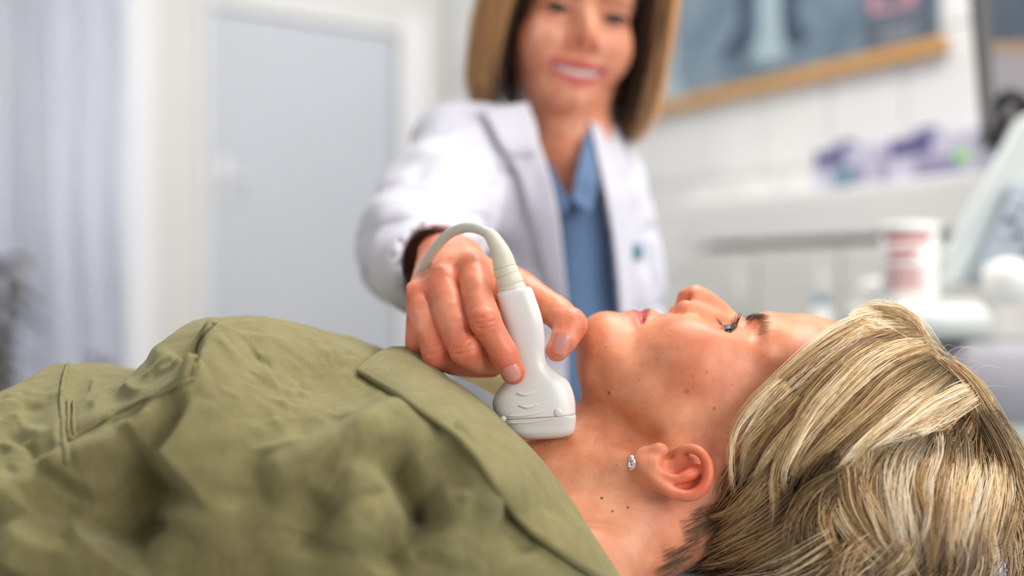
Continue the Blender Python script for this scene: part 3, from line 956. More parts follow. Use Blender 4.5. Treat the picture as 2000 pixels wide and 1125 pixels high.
def loft_mesh(G, name, mt, parent):
    n, m = G.shape[:2]
    mb = MB(); V = G.reshape(-1, 3)
    i = np.arange(n - 1)[:, None] * m; j = np.arange(m)[None]; j2 = (j + 1) % m
    Q = np.stack([i + j, i + m + j, i + m + j2, i + j2], -1).reshape(-1, 4)
    V = np.concatenate([V, [G[0].mean(0)], [G[-1].mean(0)]])
    T = [[n * m, q, (q + 1) % m] for q in range(m)] + [[n * m + 1, (n - 1) * m + (q + 1) % m, (n - 1) * m + q] for q in range(m)]
    mb.add(V, Q, T)
    return mb.build(name, mt, parent)
body = [(990, 569, 1022, 562, .006, 2.2), (976, 570, 1034, 560, .0095, 2.5), (970, 574, 1040, 566, .0108, 2.8), (973, 590, 1046, 582, .0115, 3.0), (980, 625, 1059, 622, .0118, 3.0),
        (986, 655, 1064, 660, .0112, 2.8), (994, 690, 1066, 688, .0105, 2.5), (1000, 716, 1072, 712, .0105, 2.4), (994, 735, 1090, 728, .0112, 2.4), (978, 754, 1108, 742, .0122, 2.5), (966, 772, 1118, 762, .0130, 2.6),
        (962, 790, 1123, 782, .0135, 2.8), (966, 806, 1124, 798, .0138, 3.0), (972, 816, 1124, 806, .0138, 3.2)]
pb = loft_mesh(section_loft(body), 'probe_body', M['probe'], probe)
cap = [(974, 817, 1123.5, 807, .0132, 3.2), (974, 818.5, 1124, 808.5, .0138, 3.2), (978, 823, 1125, 814, .0132, 3.4), (986, 832, 1124, 825, .0124, 3.6), (996, 844, 1122, 838, .0120, 3.4), (1008, 853, 1116, 847, .0100, 3.0), (1022, 857.5, 1106, 852.5, .0065, 2.6)]
pc_ = loft_mesh(section_loft(cap), 'probe_cap', M['probe_cap'], probe)
# raised marks on the broad face and the orientation ridges
def arc_mark(pts, r, y, name, parent):
    P = spline([W(px, py, y) for px, py in pts], 10)
    MB().tube(P, r * np.sin(np.linspace(.25, math.pi - .25, 10)), 8).build(name, M['probe'], parent)
arc_mark([(1010, 768), (1026, 771), (1044, 765)], .0011, YP - .0128, 'grip_mark', pb)
arc_mark([(1013, 792), (1030, 795), (1052, 789)], .0012, YP - .0136, 'grip_mark', pb)
arc_mark([(988, 813), (1030, 810), (1072, 801)], .0013, YP - .0132, 'grip_ridge', pb)
arc_mark([(984, 826), (1040, 824), (1112, 812)], .0009, YP - .0127, 'cap_ridge', pc_)
for px, py in ((1090, 806), (983, 818)):
    c = W(px, py, YP - .0134); r = .0019 if px > 1000 else .0013
    MB().lathe([(r * 1.5 * math.cos(t), r * .55 * math.sin(t)) for t in np.linspace(0, 1.5, 6)], c, (0, -1, 0), 16).build('side_marker', M['probe'], pb)
# strain relief: three rings and a tapering sleeve that bends into the cable
sr = MB()
axis = [W(1001, 570, YP), W(997, 556, YP), W(990, 537, YP + .0), W(986, 522, YP)]
for i, (a, b, r0, r1) in enumerate(((0, 1, .0100, .0095), (1, 2, .0093, .0088), (2, 3, .0086, .0083))):
    P0, P1 = axis[a], axis[b]; L = np.linalg.norm(P1 - P0); ax = (P1 - P0) / L
    MB().lathe([(r0 * .86, -.001), (r0 * .98, .0), (r0, .0008), (r1, L - .0012), (r1 * .97, L - .0004), (r1 * .86, L)], P0, ax, 28).build('ring', M['rubber'], probe)
P = spline([W(986, 523, YP), W(980, 500, YP), W(970, 478, YP + .001), (W(958, 460, YP + .003)), W(951, 455, YP + .004)], 20)
MB().tube(P, np.interp(np.linspace(0, 1, 20), [0, .15, .8, .97, 1], [.0080, .0076, .0048, .0044, .0036]), 24).build('strain_relief', M['rubber'], probe)
P = spline([W(960, 461, YP + .003), W(940, 449, YP + .006), W(915, 444, YP + .012), W(880, 455, YP + .022), W(848, 488, YP + .034), W(826, 525, YP + .046), W(813, 556, YP + .060),
            W(806, 600, .090), W(800, 680, .12), W(790, 760, .15), W(760, 900, .20)], 60)
MB().tube(P, .0037, 16).build('cable', M['cable'], probe)

# ================================================================== the doctor's hand
YF = YP - .012                                         # front face of the probe
def finger(v, P, R, k=.0025):
    """joint points with radii; pads and knuckle bumps come from the extra radii"""
    v.tube(P, R, k=k)
hv = Vol(W(770, 770, -.055)[[0]].tolist() + [-.058, W(0, 770, -.02)[2] - .0], [.058, .165, W(0, 440, .1)[2]], .0010)
# back of the hand
MCP = {'i': W(922, 528, .022), 'm': W(864, 556, .018), 'r': W(816, 580, .022), 'p': W(790, 612, .032)}
WR = W(868, 505, .115)
wr_i, wr_p = W(905, 500, .100), W(832, 545, .108)
for kf, wp, r0, r1 in (('i', wr_i, .0125, .017), ('m', (wr_i + WR) / 2, .0125, .019), ('r', WR, .0115, .019), ('p', wr_p, .0105, .017)):
    c = MCP[kf] + np.array([.0, .004, -.004])
    hv.cone(c, wp + (0, 0, -.004), r0, r1, k=.010)
hv.cone(W(890, 560, .045), W(880, 545, .085), .022, .024, k=.014)          # palm
hv.cone(WR + (0, 0, -.008), W(850, 500, .20), .0235, .027, k=.015)          # wrist and forearm
# knuckle heads
for kf, r in (('i', .0118), ('m', .0112), ('r', .0105), ('p', .0095)):
    hv.ell(MCP[kf] + (0, 0, .001), (r, r, r), k=.006)
# tendons over the back
for kf, wp in (('i', wr_i), ('m', (wr_i + WR) / 2), ('r', WR)):
    hv.cone(MCP[kf] + (0, .004, .0055), wp + (0, 0, .010), .0042, .003, k=.007)
# index finger along the front of the probe
ix = [MCP['i'], W(934, 580, -.002), W(948, 628, -.0225), W(972, 668, -.0255), W(986, 694, -.0245), W(1002, 728, YF - .0075)]
finger(hv, ix, [.0112, .0108, .0105, .0092, .0087, .0078], k=.0012)
hv.ell(W(946, 628, -.0260), (.0098, .0088, .0105), k=.002)
hv.ell(W(985, 692, -.0265), (.0082, .0070, .0082), k=.004)
# middle finger, its tip tucked behind the index
mx_ = [MCP['m'], W(880, 612, -.004), W(908, 684, -.020), W(935, 704, -.012), W(962, 706, -.002), W(985, 708, .004)]
finger(hv, mx_, [.0112, .0108, .0106, .0094, .0088, .0078], k=.0012)
hv.ell(W(909, 683, -.0235), (.0098, .0090, .0108), k=.002)
# ring finger
rg = [MCP['r'], W(835, 632, .004), W(853, 692, -.008), W(890, 708, .004), W(925, 714, .013), W(960, 716, .016)]
finger(hv, rg, [.0104, .0102, .0100, .0090, .0084, .0076], k=.0012)
hv.ell(W(852, 692, -.0105), (.0093, .0088, .0102), k=.002)
# little finger
pk = [MCP['p'], W(800, 640, .018), W(820, 676, .008), W(850, 690, .020), W(880, 698, .028)]
finger(hv, pk, [.0095, .0090, .0086, .0078, .0068], k=.0012)
# web between the fingers
hv.cone(W(902, 565, .026), W(880, 580, .024), .007, .007, k=.004)
hv.cone(W(858, 585, .026), W(838, 598, .028), .006, .006, k=.004)
# thumb behind and to the right of the probe
th_ = [W(935, 560, .070), W(1000, 566, .050), W(1050, 588, .030), W(1088, 610, .016), W(1112, 634, .004), W(1102, 662, -.0035), W(1088, 684, -.006)]
finger(hv, th_, [.020, .0165, .0125, .0112, .0108, .0098, .0078], k=.006)
hv.ell(W(1116, 632, .002), (.0098, .0098, .0098), k=.006)
hv.cone(W(940, 545, .05), W(1010, 575, .042), .014, .012, k=.012)          # web of the thumb
hV, hQ = hv.mesh(); del hv
hV = relax(hV, hQ, 1, .25)
hN = vnormals(hV, hQ)
# creases over the joints
def crease(pts, w, am):
    global hV
    hV = groove(hV, hN, [W(*p) for p in pts], w, am)
for pts, w, am in (([(930, 622, -.032), (948, 618, -.035), (964, 612, -.032)], .0010, .0009),
                   ([(930, 632, -.033), (948, 630, -.036), (968, 626, -.033)], .0010, .0010),
                   ([(934, 641, -.033), (952, 641, -.036), (970, 636, -.033)], .0010, .0009),
                   ([(976, 694, -.032), (987, 687, -.033), (1000, 684, -.031)], .0010, .0006),
                   ([(980, 700, -.032), (992, 694, -.033), (1004, 691, -.031)], .0010, .0005),
                   ([(888, 682, -.03), (904, 676, -.033), (918, 668, -.03)], .0010, .0009),
                   ([(890, 692, -.03), (906, 690, -.033), (924, 684, -.03)], .0010, .0009),
                   ([(838, 694, -.018), (852, 688, -.02), (866, 682, -.018)], .0010, .0009),
                   ([(1094, 640, -.008), (1106, 648, -.009), (1122, 650, -.008)], .0010, .0009)):
    crease(pts, w, am)
hC = np.tile(np.array((.80, .35, .22))[None], (len(hV), 1))
def htint(p, rad, c, w):
    d = np.linalg.norm(hV - np.asarray(p), axis=1)
    k = (np.exp(-(d / rad) ** 2) * w)[:, None]
    hC[:] = hC * (1 - k) + np.array(c) * k
RED = (.74, .19, .125)
for p, r_, w in ((ix[2], .013, .6), (ix[4], .009, .6), (ix[5], .012, .75), (mx_[2], .014, .7), (rg[2], .014, .6), (pk[2], .012, .6), (pk[1], .014, .3), (th_[4], .012, .55), (th_[6], .012, .5),
                 (MCP['i'], .013, .35), (MCP['m'], .013, .5), (MCP['r'], .013, .55), (MCP['p'], .013, .6)):
    htint(p + np.array([0, -.008, 0]), r_, RED, w)

# fingernails, laid on the finger ends where they show
M['nail'] = mat('fingernail', (.64, .27, .22), .25, .05, 60, spec=.6)
def nail(px, py, ax2, wid, lng, rad):
    q = to_px(hV); m = np.argwhere(((q - (px, py)) ** 2).sum(1) < 60)[:, 0]
    c = hV[m[np.argsort(hV[m, 1])[:6]]].mean(0)
    near = np.linalg.norm(hV - c, axis=1) < .0045
    n = hN[near].mean(0); n /= np.linalg.norm(n)
    t = W(px + ax2[0], py + ax2[1], c[1]) - W(px, py, c[1]); t -= n * (t @ n); t /= np.linalg.norm(t); l = np.cross(t, n)
    U = np.linspace(-1, 1, 13); Vv = np.linspace(-1, 1, 13); G = np.zeros((13, 13, 3))
    for i, u in enumerate(U):
        for j, w in enumerate(Vv):
            x = u * wid / 2 * (1 - .18 * max(0, abs(w) - .3)) ; y = w * lng / 2 * (1 - .22 * u * u)
            h = math.sqrt(max(rad * rad - x * x, 0)) - rad - y * y * 14 + .0011
            G[i, j] = c + l * x + t * y + n * h
    return MB().grid(G)
nails = [nail(998, 734, (17, 40), .0112, .0112, .0078), nail(1094, 668, (-14, 40), .0105, .0150, .0085)]

# veins and fine folds over the back of the hand
nzh = vnoise(hV * 120, 51) * .00035 + vnoise(hV * 300, 52) * .00015
hV = hV + hN * nzh[:, None]

# ================================================================== the olive shirt
def shirt_mat():
    k = NT('olive_linen'); b = k.b
    tc = k.n('ShaderNodeTexCoord')
    mp = k.n('ShaderNodeMapping'); mp.inputs['Rotation'].default_value = (.3, .5, .62)
    k.l(tc.outputs['Object'], mp.inputs['Vector'])
    w1 = k.n('ShaderNodeTexWave', bands_direction='X'); w1.inputs['Scale'].default_value = 330; w1.inputs['Distortion'].default_value = 2.5; w1.inputs['Detail'].default_value = 2
    w2 = k.n('ShaderNodeTexWave', bands_direction='Z'); w2.inputs['Scale'].default_value = 330; w2.inputs['Distortion'].default_value = 2.5; w2.inputs['Detail'].default_value = 2
    for w in (w1, w2): k.l(mp.outputs[0], w.inputs['Vector'])
    mu = k.n('ShaderNodeMath', operation='ADD'); k.l(w1.outputs['Fac'], mu.inputs[0]); k.l(w2.outputs['Fac'], mu.inputs[1])
    n1 = k.n('ShaderNodeTexNoise'); n1.inputs['Scale'].default_value = 90; n1.inputs['Detail'].default_value = 6
    k.l(tc.outputs['Object'], n1.inputs['Vector'])
    # slubs: stretched noise along both threads
    mp2 = k.n('ShaderNodeMapping'); mp2.inputs['Rotation'].default_value = (.3, .5, .62); mp2.inputs['Scale'].default_value = (900, 900, 40)
    k.l(tc.outputs['Object'], mp2.inputs['Vector'])
    n2 = k.n('ShaderNodeTexNoise'); n2.inputs['Scale'].default_value = 1; k.l(mp2.outputs[0], n2.inputs['Vector'])
    cr = k.n('ShaderNodeValToRGB'); cr.color_ramp.elements[0].position = .3; cr.color_ramp.elements[1].position = .75
    cr.color_ramp.elements[0].color = (.172, .150, .062, 1); cr.color_ramp.elements[1].color = (.262, .228, .108, 1)
    mm = k.n('ShaderNodeMath', operation='MULTIPLY_ADD'); mm.inputs[1].default_value = .5; k.l(n1.outputs['Fac'], mm.inputs[0])
    m3 = k.n('ShaderNodeMath', operation='MULTIPLY'); m3.inputs[1].default_value = .5; k.l(n2.outputs['Fac'], m3.inputs[0]); k.l(m3.outputs[0], mm.inputs[2])
    k.l(mm.outputs[0], cr.inputs[0]); k.l(cr.outputs[0], b.inputs['Base Color'])
    b.inputs['Roughness'].default_value = .85; b.inputs['Specular IOR Level'].default_value = .2
    b.inputs['Sheen Weight'].default_value = .25; b.inputs['Sheen Roughness'].default_value = .5; b.inputs['Sheen Tint'].default_value = (.9, .9, .6, 1)
    b1 = k.n('ShaderNodeBump'); b1.inputs['Strength'].default_value = .35; b1.inputs['Distance'].default_value = .0006; k.l(mu.outputs[0], b1.inputs['Height'])
    n4 = k.n('ShaderNodeTexNoise'); n4.inputs['Scale'].default_value = 34; n4.inputs['Detail'].default_value = 5; n4.inputs['Distortion'].default_value = .8
    k.l(tc.outputs['Object'], n4.inputs['Vector'])
    b2 = k.n('ShaderNodeBump'); b2.inputs['Strength'].default_value = .35; b2.inputs['Distance'].default_value = .006
    k.l(n4.outputs['Fac'], b2.inputs['Height']); k.l(b1.outputs['Normal'], b2.inputs['Normal']); k.l(b2.outputs['Normal'], b.inputs['Normal'])
    return k.m
M['olive'] = shirt_mat()
M['thread'] = mat('olive_thread', (.15, .134, .058), .8, .1, 60)

# torso: sections across the body, station by station along X
YM = .055                                               # mid line of the body
SX = np.array([-340, -200, -60, 40, 100, 140, 220, 290, 340, 385, 420, 500, 600, 700, 780, 860, 940, 1020, 1100, 1180, 1260.])
SY = np.array([ 830,  815, 790, 756, 728, 712, 722, 718, 690, 654, 636, 637, 646, 672, 700, 742, 800,  868,  950, 1040, 1120.])
xs_w = np.array([W(a, 0, YM)[0] for a in SX]); zs_w = np.array([W(0, b, YM)[2] for b in SY])
ztop = pchip(xs_w, zs_w)
wid = pchip(xs_w, np.interp(SX, [-340, 0, 420, 800, 1000, 1100, 1260], [.185, .190, .200, .205, .190, .165, .12]))
ZBED = ZC - .213
NU, NV = 620, 420
xu = np.linspace(xs_w[0], xs_w[-1] - .02, NU)
# angle: 0 = near side at the couch, pi = far side
th = np.linspace(-.12, math.pi + .05, NV)
G = np.zeros((NU, NV, 3))
pe = 2.08
for i, x in enumerate(xu):
    zt = ztop(x); w = wid(x); zc_ = ZBED + .045; hz = zt - zc_
    c = np.sign(np.cos(th)) * np.abs(np.cos(th)) ** (2 / pe); s = np.sign(np.sin(th)) * np.abs(np.sin(th)) ** (2 / pe)
    G[i, :, 0] = x
    G[i, :, 1] = YM - w * c
    G[i, :, 2] = zc_ + np.where(s > 0, hz * s, .25 * s)
# near breast and shoulder give the broad forms
V = G.reshape(-1, 3)
def normals_grid(V):
    g = V.reshape(NU, NV, 3)
    du = np.gradient(g, axis=0); dv = np.gradient(g, axis=1)
    n = np.cross(dv, du); n /= np.linalg.norm(n, axis=2)[..., None] + 1e-12
    if n[NU // 2, NV // 2, 2] < 0: n = -n
    return n.reshape(-1, 3)
def bulge(V, c, r, amp):
    N = normals_grid(V)
    d = (((V - c) / r) ** 2).sum(1)
    return V + N * (amp * np.exp(-d))[:, None]
V = bulge(V, W(470, 690, .0), (.055, .06, .06), .012)
V = bulge(V, W(820, 960, -.10), (.09, .05, .06), .020)

# folds: strokes given by the points where they run, width and height; signed distance makes them steeper on one side
def fold(V, pts, wl, wr, amp, taper=.18):
    """pts in image columns/rows of the surface itself, from its crest start to its end; wl / wr: widths on the left / right of the stroke"""
    N = N0; q = q0
    P = spline(pts, 40)
    lo = P.min(0) - 3 * max(wl, wr); hi = P.max(0) + 3 * max(wl, wr)
    m = ((q > lo) & (q < hi)).all(1) & (V[:, 1] < YM + .13)
    idx = np.nonzero(m)[0]
    if len(idx) == 0: return V
    qq = q[idx]; b = np.full(len(idx), 1e9); s_ = np.zeros(len(idx)); t_ = np.zeros(len(idx))
    for i in range(len(P) - 1):
        a = P[i]; ba = P[i + 1] - a; t = np.clip(((qq - a) @ ba) / (ba @ ba), 0, 1)
        r = qq - a - t[:, None] * ba; d = np.sqrt((r ** 2).sum(1))
        k = d < b
        b[k] = d[k]; s_[k] = (ba[0] * r[k, 1] - ba[1] * r[k, 0]); t_[k] = (i + t[k]) / (len(P) - 1)
    w = np.where(s_ > 0, wr, wl)
    e = np.exp(-(b / w) ** 2) * sstep(0, taper, t_) * sstep(1, 1 - taper, t_) if taper > 0 else np.exp(-(b / w) ** 2)
    V = V.copy(); V[idx] += N[idx] * (amp * e)[:, None]
    return V
N0 = normals_grid(V); q0 = to_px(V)
# on a stroke drawn downwards 'wl' is the side to the right on screen, 'wr' the side to the left
FOLDS = [
    ([(424, 634), (414, 700), (392, 776), (360, 850), (310, 925), (262, 1010)], 95, 24, .017, .10),
    ([(376, 800), (345, 860), (300, 915)], 14, 34, -.010, .25),
    ([(398, 744), (350, 790), (300, 838), (200, 884), (100, 934), (-20, 998)], 26, 70, .014, .06),
    ([(300, 800), (200, 850), (100, 900), (0, 955)], 22, 18, -.005, .15),
    ([(140, 712), (122, 790), (134, 905)], 14, 40, .006, .12),
    ([(330, 700), (300, 730), (240, 770), (180, 800)], 40, 40, -.005, .3),
    ([(325, 905), (262, 975), (185, 1070)], 70, 62, -.046, .12),
    ([(90, 985), (60, 1050), (20, 1130)], 30, 50, .012, .2),
    ([(128, 925), (105, 985), (70, 1065)], 42, 38, -.014, .2),
    ([(480, 720), (470, 800), (450, 890), (420, 980), (400, 1110)], 50, 60, .005, .2),
    ([(540, 700), (600, 740), (680, 766), (760, 815)], 40, 40, -.006, .25),
    ([(620, 680), (700, 712), (780, 762), (850, 815)], 26, 36, .006, .25),
    ([(560, 860), (620, 830), (700, 810)], 30, 36, -.005, .3),
    ([(500, 960), (580, 915), (680, 870), (770, 850)], 50, 36, .011, .25),
    ([(640, 960), (610, 1010), (590, 1100)], 40, 40, -.010, .3),
    ([(715, 890), (700, 980), (690, 1090)], 40, 46, .008, .25),
    ([(763, 858), (785, 922), (814, 970), (866, 990)], 28, 34, -.020, .2),
    ([(870, 985), (805, 1040), (735, 1125)], 30, 36, -.016, .18),
    ([(660, 852), (745, 828), (810, 826), (861, 842), (899, 895), (927, 958), (985, 1020)], 34, 44, .009, .2),
    ([(861, 846), (899, 897), (927, 958), (985, 1020)], 20, 26, .009, .18),
    ([(900, 960), (880, 1020), (860, 1110)], 36, 36, .008, .2),
    ([(985, 985), (1010, 1040), (1040, 1090)], 34, 34, -.006, .25),
    ([(430, 640), (480, 690), (520, 740)], 20, 30, -.003, .3),
    ([(500, 650), (560, 690), (620, 716)], 16, 16, .0022, .3), ([(520, 680), (580, 712), (640, 728)], 12, 12, -.0018, .3),
    ([(10, 800), (60, 850), (110, 880)], 12, 12, .0030, .3), ([(0, 850), (50, 880), (90, 930)], 12, 12, -.0030, .3),
    ([(0, 770), (50, 790), (100, 800)], 10, 10, .0020, .3), ([(20, 920), (60, 930), (110, 915)], 12, 12, .002, .3),
    ([(170, 740), (200, 780), (190, 820)], 10, 14, .0025, .3), ([(240, 730), (260, 760), (300, 770)], 12, 12, .0030, .3),
    ([(300, 720), (330, 735), (372, 740)], 8, 8, .0018, .3), ([(330, 690), (352, 712), (376, 716)], 8, 8, .0016, .3),
]
for f_ in FOLDS:
    V = fold(V, *f_)
# small wrinkles of worn linen
rw = np.random.default_rng(5)
for (x0, x1, y0, y1, ang, n_, wd_, am) in ((440, 720, 655, 830, .35, 34, (4, 9), .0016), (0, 125, 770, 980, .5, 16, (4, 8), .0018), (150, 375, 720, 850, -.5, 18, (4, 8), .0018),
                                           (470, 760, 840, 1100, -.55, 14, (7, 14), .0020), (760, 960, 880, 1110, 1.0, 9, (7, 12), .0018), (20, 300, 900, 1100, -.75, 9, (7, 14), .0022)):
    for _ in range(n_):
        cx_, cy_ = rw.uniform(x0, x1), rw.uniform(y0, y1); a_ = ang + rw.normal(0, .35); L_ = rw.uniform(40, 120) if am < .0019 else rw.uniform(110, 240); b_ = rw.normal(0, 12)
        dx_, dy_ = math.cos(a_) * L_ / 2, math.sin(a_) * L_ / 2
        w_ = rw.uniform(*wd_)
        V = fold(V, [(cx_ - dx_, cy_ - dy_), (cx_ - dy_ / L_ * b_, cy_ + dx_ / L_ * b_), (cx_ + dx_, cy_ + dy_)], w_, w_ * rw.uniform(.6, 2.0), am * rw.uniform(.5, 1.2) * (1 if rw.uniform() < .6 else -1), .35)
# fine crumples
q = to_px(V)
N = normals_grid(V)
RT = np.array(Matrix.Rotation(.7, 3, 'X') @ Matrix.Rotation(.9, 3, 'Y') @ Matrix.Rotation(.5, 3, 'Z'))
Vr = V @ RT.T
wp = np.stack([vnoise(Vr * 22 + 5, 61), vnoise(Vr * 22 + 15, 62), vnoise(Vr * 22 + 25, 63)], 1)
Vr = Vr + wp * .016
nz = vnoise(Vr * 34, 3) * .18 + vnoise(Vr @ RT.T * 75 + 9, 5) * .3 + vnoise(Vr @ RT * 160 + 4, 8) * .14
V = V + N * (nz * .0018)[:, None]
rz = 1 - np.abs(vnoise(Vr @ RT.T * np.array([26, 26, 50]) + 2.5, 11))
V = V + N * ((rz ** 5) * sstep(-.3, .5, vnoise(Vr * 14, 12)) * .0016)[:, None]

# collar edges
C_IN = [(800, 690, .052), (832, 692, .036), (857, 716, .020), (880, 744, .008), (920, 772, -.004), (960, 806, -.014), (1020, 862, -.024), (1067, 914, -.036), (1122, 989, -.050), (1160, 1058, -.067), (1190, 1118, -.070), (1206, 1160, -.066)]
C_OUT = [(693, 721, .010), (706, 730, .0), (754, 758, -.020), (800, 787, -.034), (847, 819, -.046), (899, 858, -.056), (940, 906, -.062), (973, 957, -.066), (1006, 1010, -.068), (1043, 1046, -.066), (1120, 1098, -.055), (1190, 1140, -.04)]
# the body of the shirt stops under the collar
co = np.array([(a, b) for a, b, c in C_OUT]); ci = np.array([(a, b) for a, b, c in C_IN])
mid = spline((spline(co, 40) * .62 + spline(ci, 40) * .38), 60)
q = to_px(V)
lim = np.interp(q[:, 1], mid[:, 1], mid[:, 0])
near = V[:, 1] < YM
cutm = near & (q[:, 0] > lim) & (q[:, 1] > mid[0, 1])
farc = (~near) & (V[:, 0] > W(905, 0, .1)[0] + .25 * (V[:, 1] - YM))
cutm |= farc
i = np.arange(NU - 1)[:, None] * NV; j = np.arange(NV - 1)[None]
Qs = np.stack([i + j, i + NV + j, i + NV + j + 1, i + j + 1], -1).reshape(-1, 4)
Qs = Qs[~cutm[Qs].any(1)]
used = np.unique(Qs); mp_ = np.full(len(V), -1); mp_[used] = np.arange(len(used))
shirtV = V; shirtN = N
Vs = V[used]; Qs = mp_[Qs]
shirt = mesh_np('shirt', Vs, Qs, M['olive'], patient)
shirt['label'] = 'creased olive green linen shirt'
def on_shirt(px, py, lift=.0012):
    qq = to_px(shirtV); d = ((qq - (px, py)) ** 2).sum(1)
    m = np.argsort(d)[:12]
    k = m[np.argmin(shirtV[m, 1])]
    near_ = m[shirtV[m, 1] < shirtV[k, 1] + .01]
    return shirtV[near_].mean(0) + shirtN[k] * lift
# near collar leaf: bends up from the outer edge, rolls over at the neck
n_ = 90
Ci = WL(spline(C_IN, n_)); Co = WL(spline(C_OUT, n_))
for i_, (a, b, y) in enumerate(spline(C_OUT, n_)):
    k_ = on_shirt(a, b, .0)
    Co[i_] = W(a, b, min(k_[1] - .0065, .012))
for c_ in range(3): Co[:, c_] = np.convolve(np.pad(Co[:, c_], 4, mode='edge'), np.ones(9) / 9, 'valid')
prof = [(-.22, -.016), (-.10, -.006), (0, 0.0), (.02, .0016), (.25, .006), (.5, .0085), (.75, .0075), (.93, .003), (1.0, -.001), (1.03, -.008), (1.02, -.022), (1.0, -.036)]
def strip(Ci, Co, prof, up):
    n_ = len(Ci)
    G = np.zeros((n_, len(prof), 3))
    T = np.gradient((Ci + Co) / 2, axis=0); T /= np.linalg.norm(T, axis=1)[:, None]
    S = Ci - Co
    Nn = np.cross(T, S); Nn /= np.linalg.norm(Nn, axis=1)[:, None]
    if Nn[n_ // 2] @ up < 0: Nn = -Nn
    for k, (t, h) in enumerate(prof):
        G[:, k] = Co + S * t + Nn * h
    return G
pr2 = np.array(prof)
# first two rows would lie under the leaf; keep the leaf itself with a folded under lip
prof = [(.10, -.0030), (.03, -.0026), (0, -.0010), (.01, .0010)] + [tuple(a) for a in spline(pr2[3:], 16)]
G = strip(Ci, Co, prof, np.array([0, -1, .4]))
Gn = G.reshape(-1, 3)
nz = vnoise(Gn * 60, 21) * .0010 + vnoise(Gn * 25, 22) * .0016
G = (Gn + np.outer(nz, [0, -.7, .7])).reshape(G.shape)
col = MB().grid(G).build('collar', M['olive'], patient)
# stitching along the collar edge
def stitches(P, name, gap=.0034, ln=.0022, r=.00035, parent=patient):
    mb = MB(); seg = np.linalg.norm(np.diff(P, axis=0), axis=1); T = np.concatenate([[0], np.cumsum(seg)])
    t = 0.0
    while t + ln < T[-1]:
        a = np.array([np.interp(t, T, P[:, c]) for c in range(3)]); b = np.array([np.interp(t + ln, T, P[:, c]) for c in range(3)])
        mb.tube(np.array([a, (a + b) / 2, b]), r, 5); t += gap
    o = mb.build(name, M['thread'], parent); o['kind'] = 'stuff'; return o
tipP = spline([(696, 716, .010), (740, 712, .016), (790, 699, .028), (828, 690, .037)], 40)
MB().tube(WL(tipP), .0022, 8).build('collar_edge', M['olive'], col)
# closes the collar's short top edge towards the placket
t_ = spline([(693, 721, .010), (740, 714, .018), (800, 694, .036), (832, 692, .036)], 30)
b_ = spline([(706, 730, .0), (760, 745, .004), (815, 740, .014), (857, 716, .020)], 30)
MB().grid(np.stack([WL(t_) * (1 - u) + WL(b_) * u + np.array([0, -.003, .003]) * math.sin(math.pi * u) for u in np.linspace(0, 1, 8)], 1)).build('collar_tip', M['olive'], patient)
# far collar leaf beyond the throat
Fi = spline([(862, 722, .075), (900, 738, .080), (945, 760, .085), (990, 790, .09)], 30); Fo = spline([(800, 680, .09), (860, 690, .105), (920, 706, .115), (990, 740, .12)], 30)
MB().grid(np.stack([WL(Fi) * (1 - u) + WL(Fo) * u + np.array([0, 0, .008]) * math.sin(math.pi * u) for u in np.linspace(0, 1, 10)], 1)).build('collar', M['olive'], patient)
# pocket flap: raised piece with seams over the far breast
def seam(pts, name, r=.0011, lift=.0008):
    P = spline([on_shirt(a, b, lift) for a, b in spline(np.array(pts, float), 26)], 60)
    MB().tube(P, r, 6).build(name, M['olive'], patient)
    return P
sp = seam([(416, 634), (400, 652), (386, 676), (381, 706), (379, 736)], 'pocket_seam')
stitches(sp + np.array([.002, -.0006, .0005]), 'pocket_stitching')
sp = seam([(379, 738), (350, 752), (321, 767), (286, 780), (251, 795), (201, 825), (170, 843), (138, 862)], 'pocket_seam', .0013)
stitches(sp + np.array([-.001, -.0003, .0022]), 'pocket_stitching')
sp = seam([(131, 786), (133, 820), (138, 861)], 'pocket_seam')
seam([(144, 786), (145, 820), (148, 855)], 'pocket_seam')
seam([(133, 712), (123, 750), (120, 790), (124, 850), (132, 905)], 'front_edge', .0014)

# near sleeve and arm, out of focus at the lower edge
Us = np.linspace(0, 1, 90); As = np.linspace(0, 2 * np.pi, 72, endpoint=False)
axp = spline([(-.10, -.175, ZBED + .030), (-.12, -.20, ZBED + .031), (-.16, -.225, ZBED + .032), (-.24, -.235, ZBED + .032), (-.34, -.23, ZBED + .032)], 90)
Gs = np.zeros((72, 90, 3))
for i in range(90):
    r = (.032 - .003 * Us[i]) * min(1, .3 + 4 * Us[i])
    for j, a in enumerate(As):
        fo = .002 * math.sin(3 * a + 14 * Us[i]) + .002 * math.sin(34 * Us[i] + 2.2 * math.sin(a)) + .0015 * math.sin(61 * Us[i] + a)
        Gs[j, i] = axp[i] + np.array([0, -(r + fo) * math.cos(a), (r * .86 + fo) * math.sin(a)])
MB().grid(Gs, closed_u=True).build('sleeve', M['olive'], patient)

# body under the clothes: chest, arm (joined to the same figure)

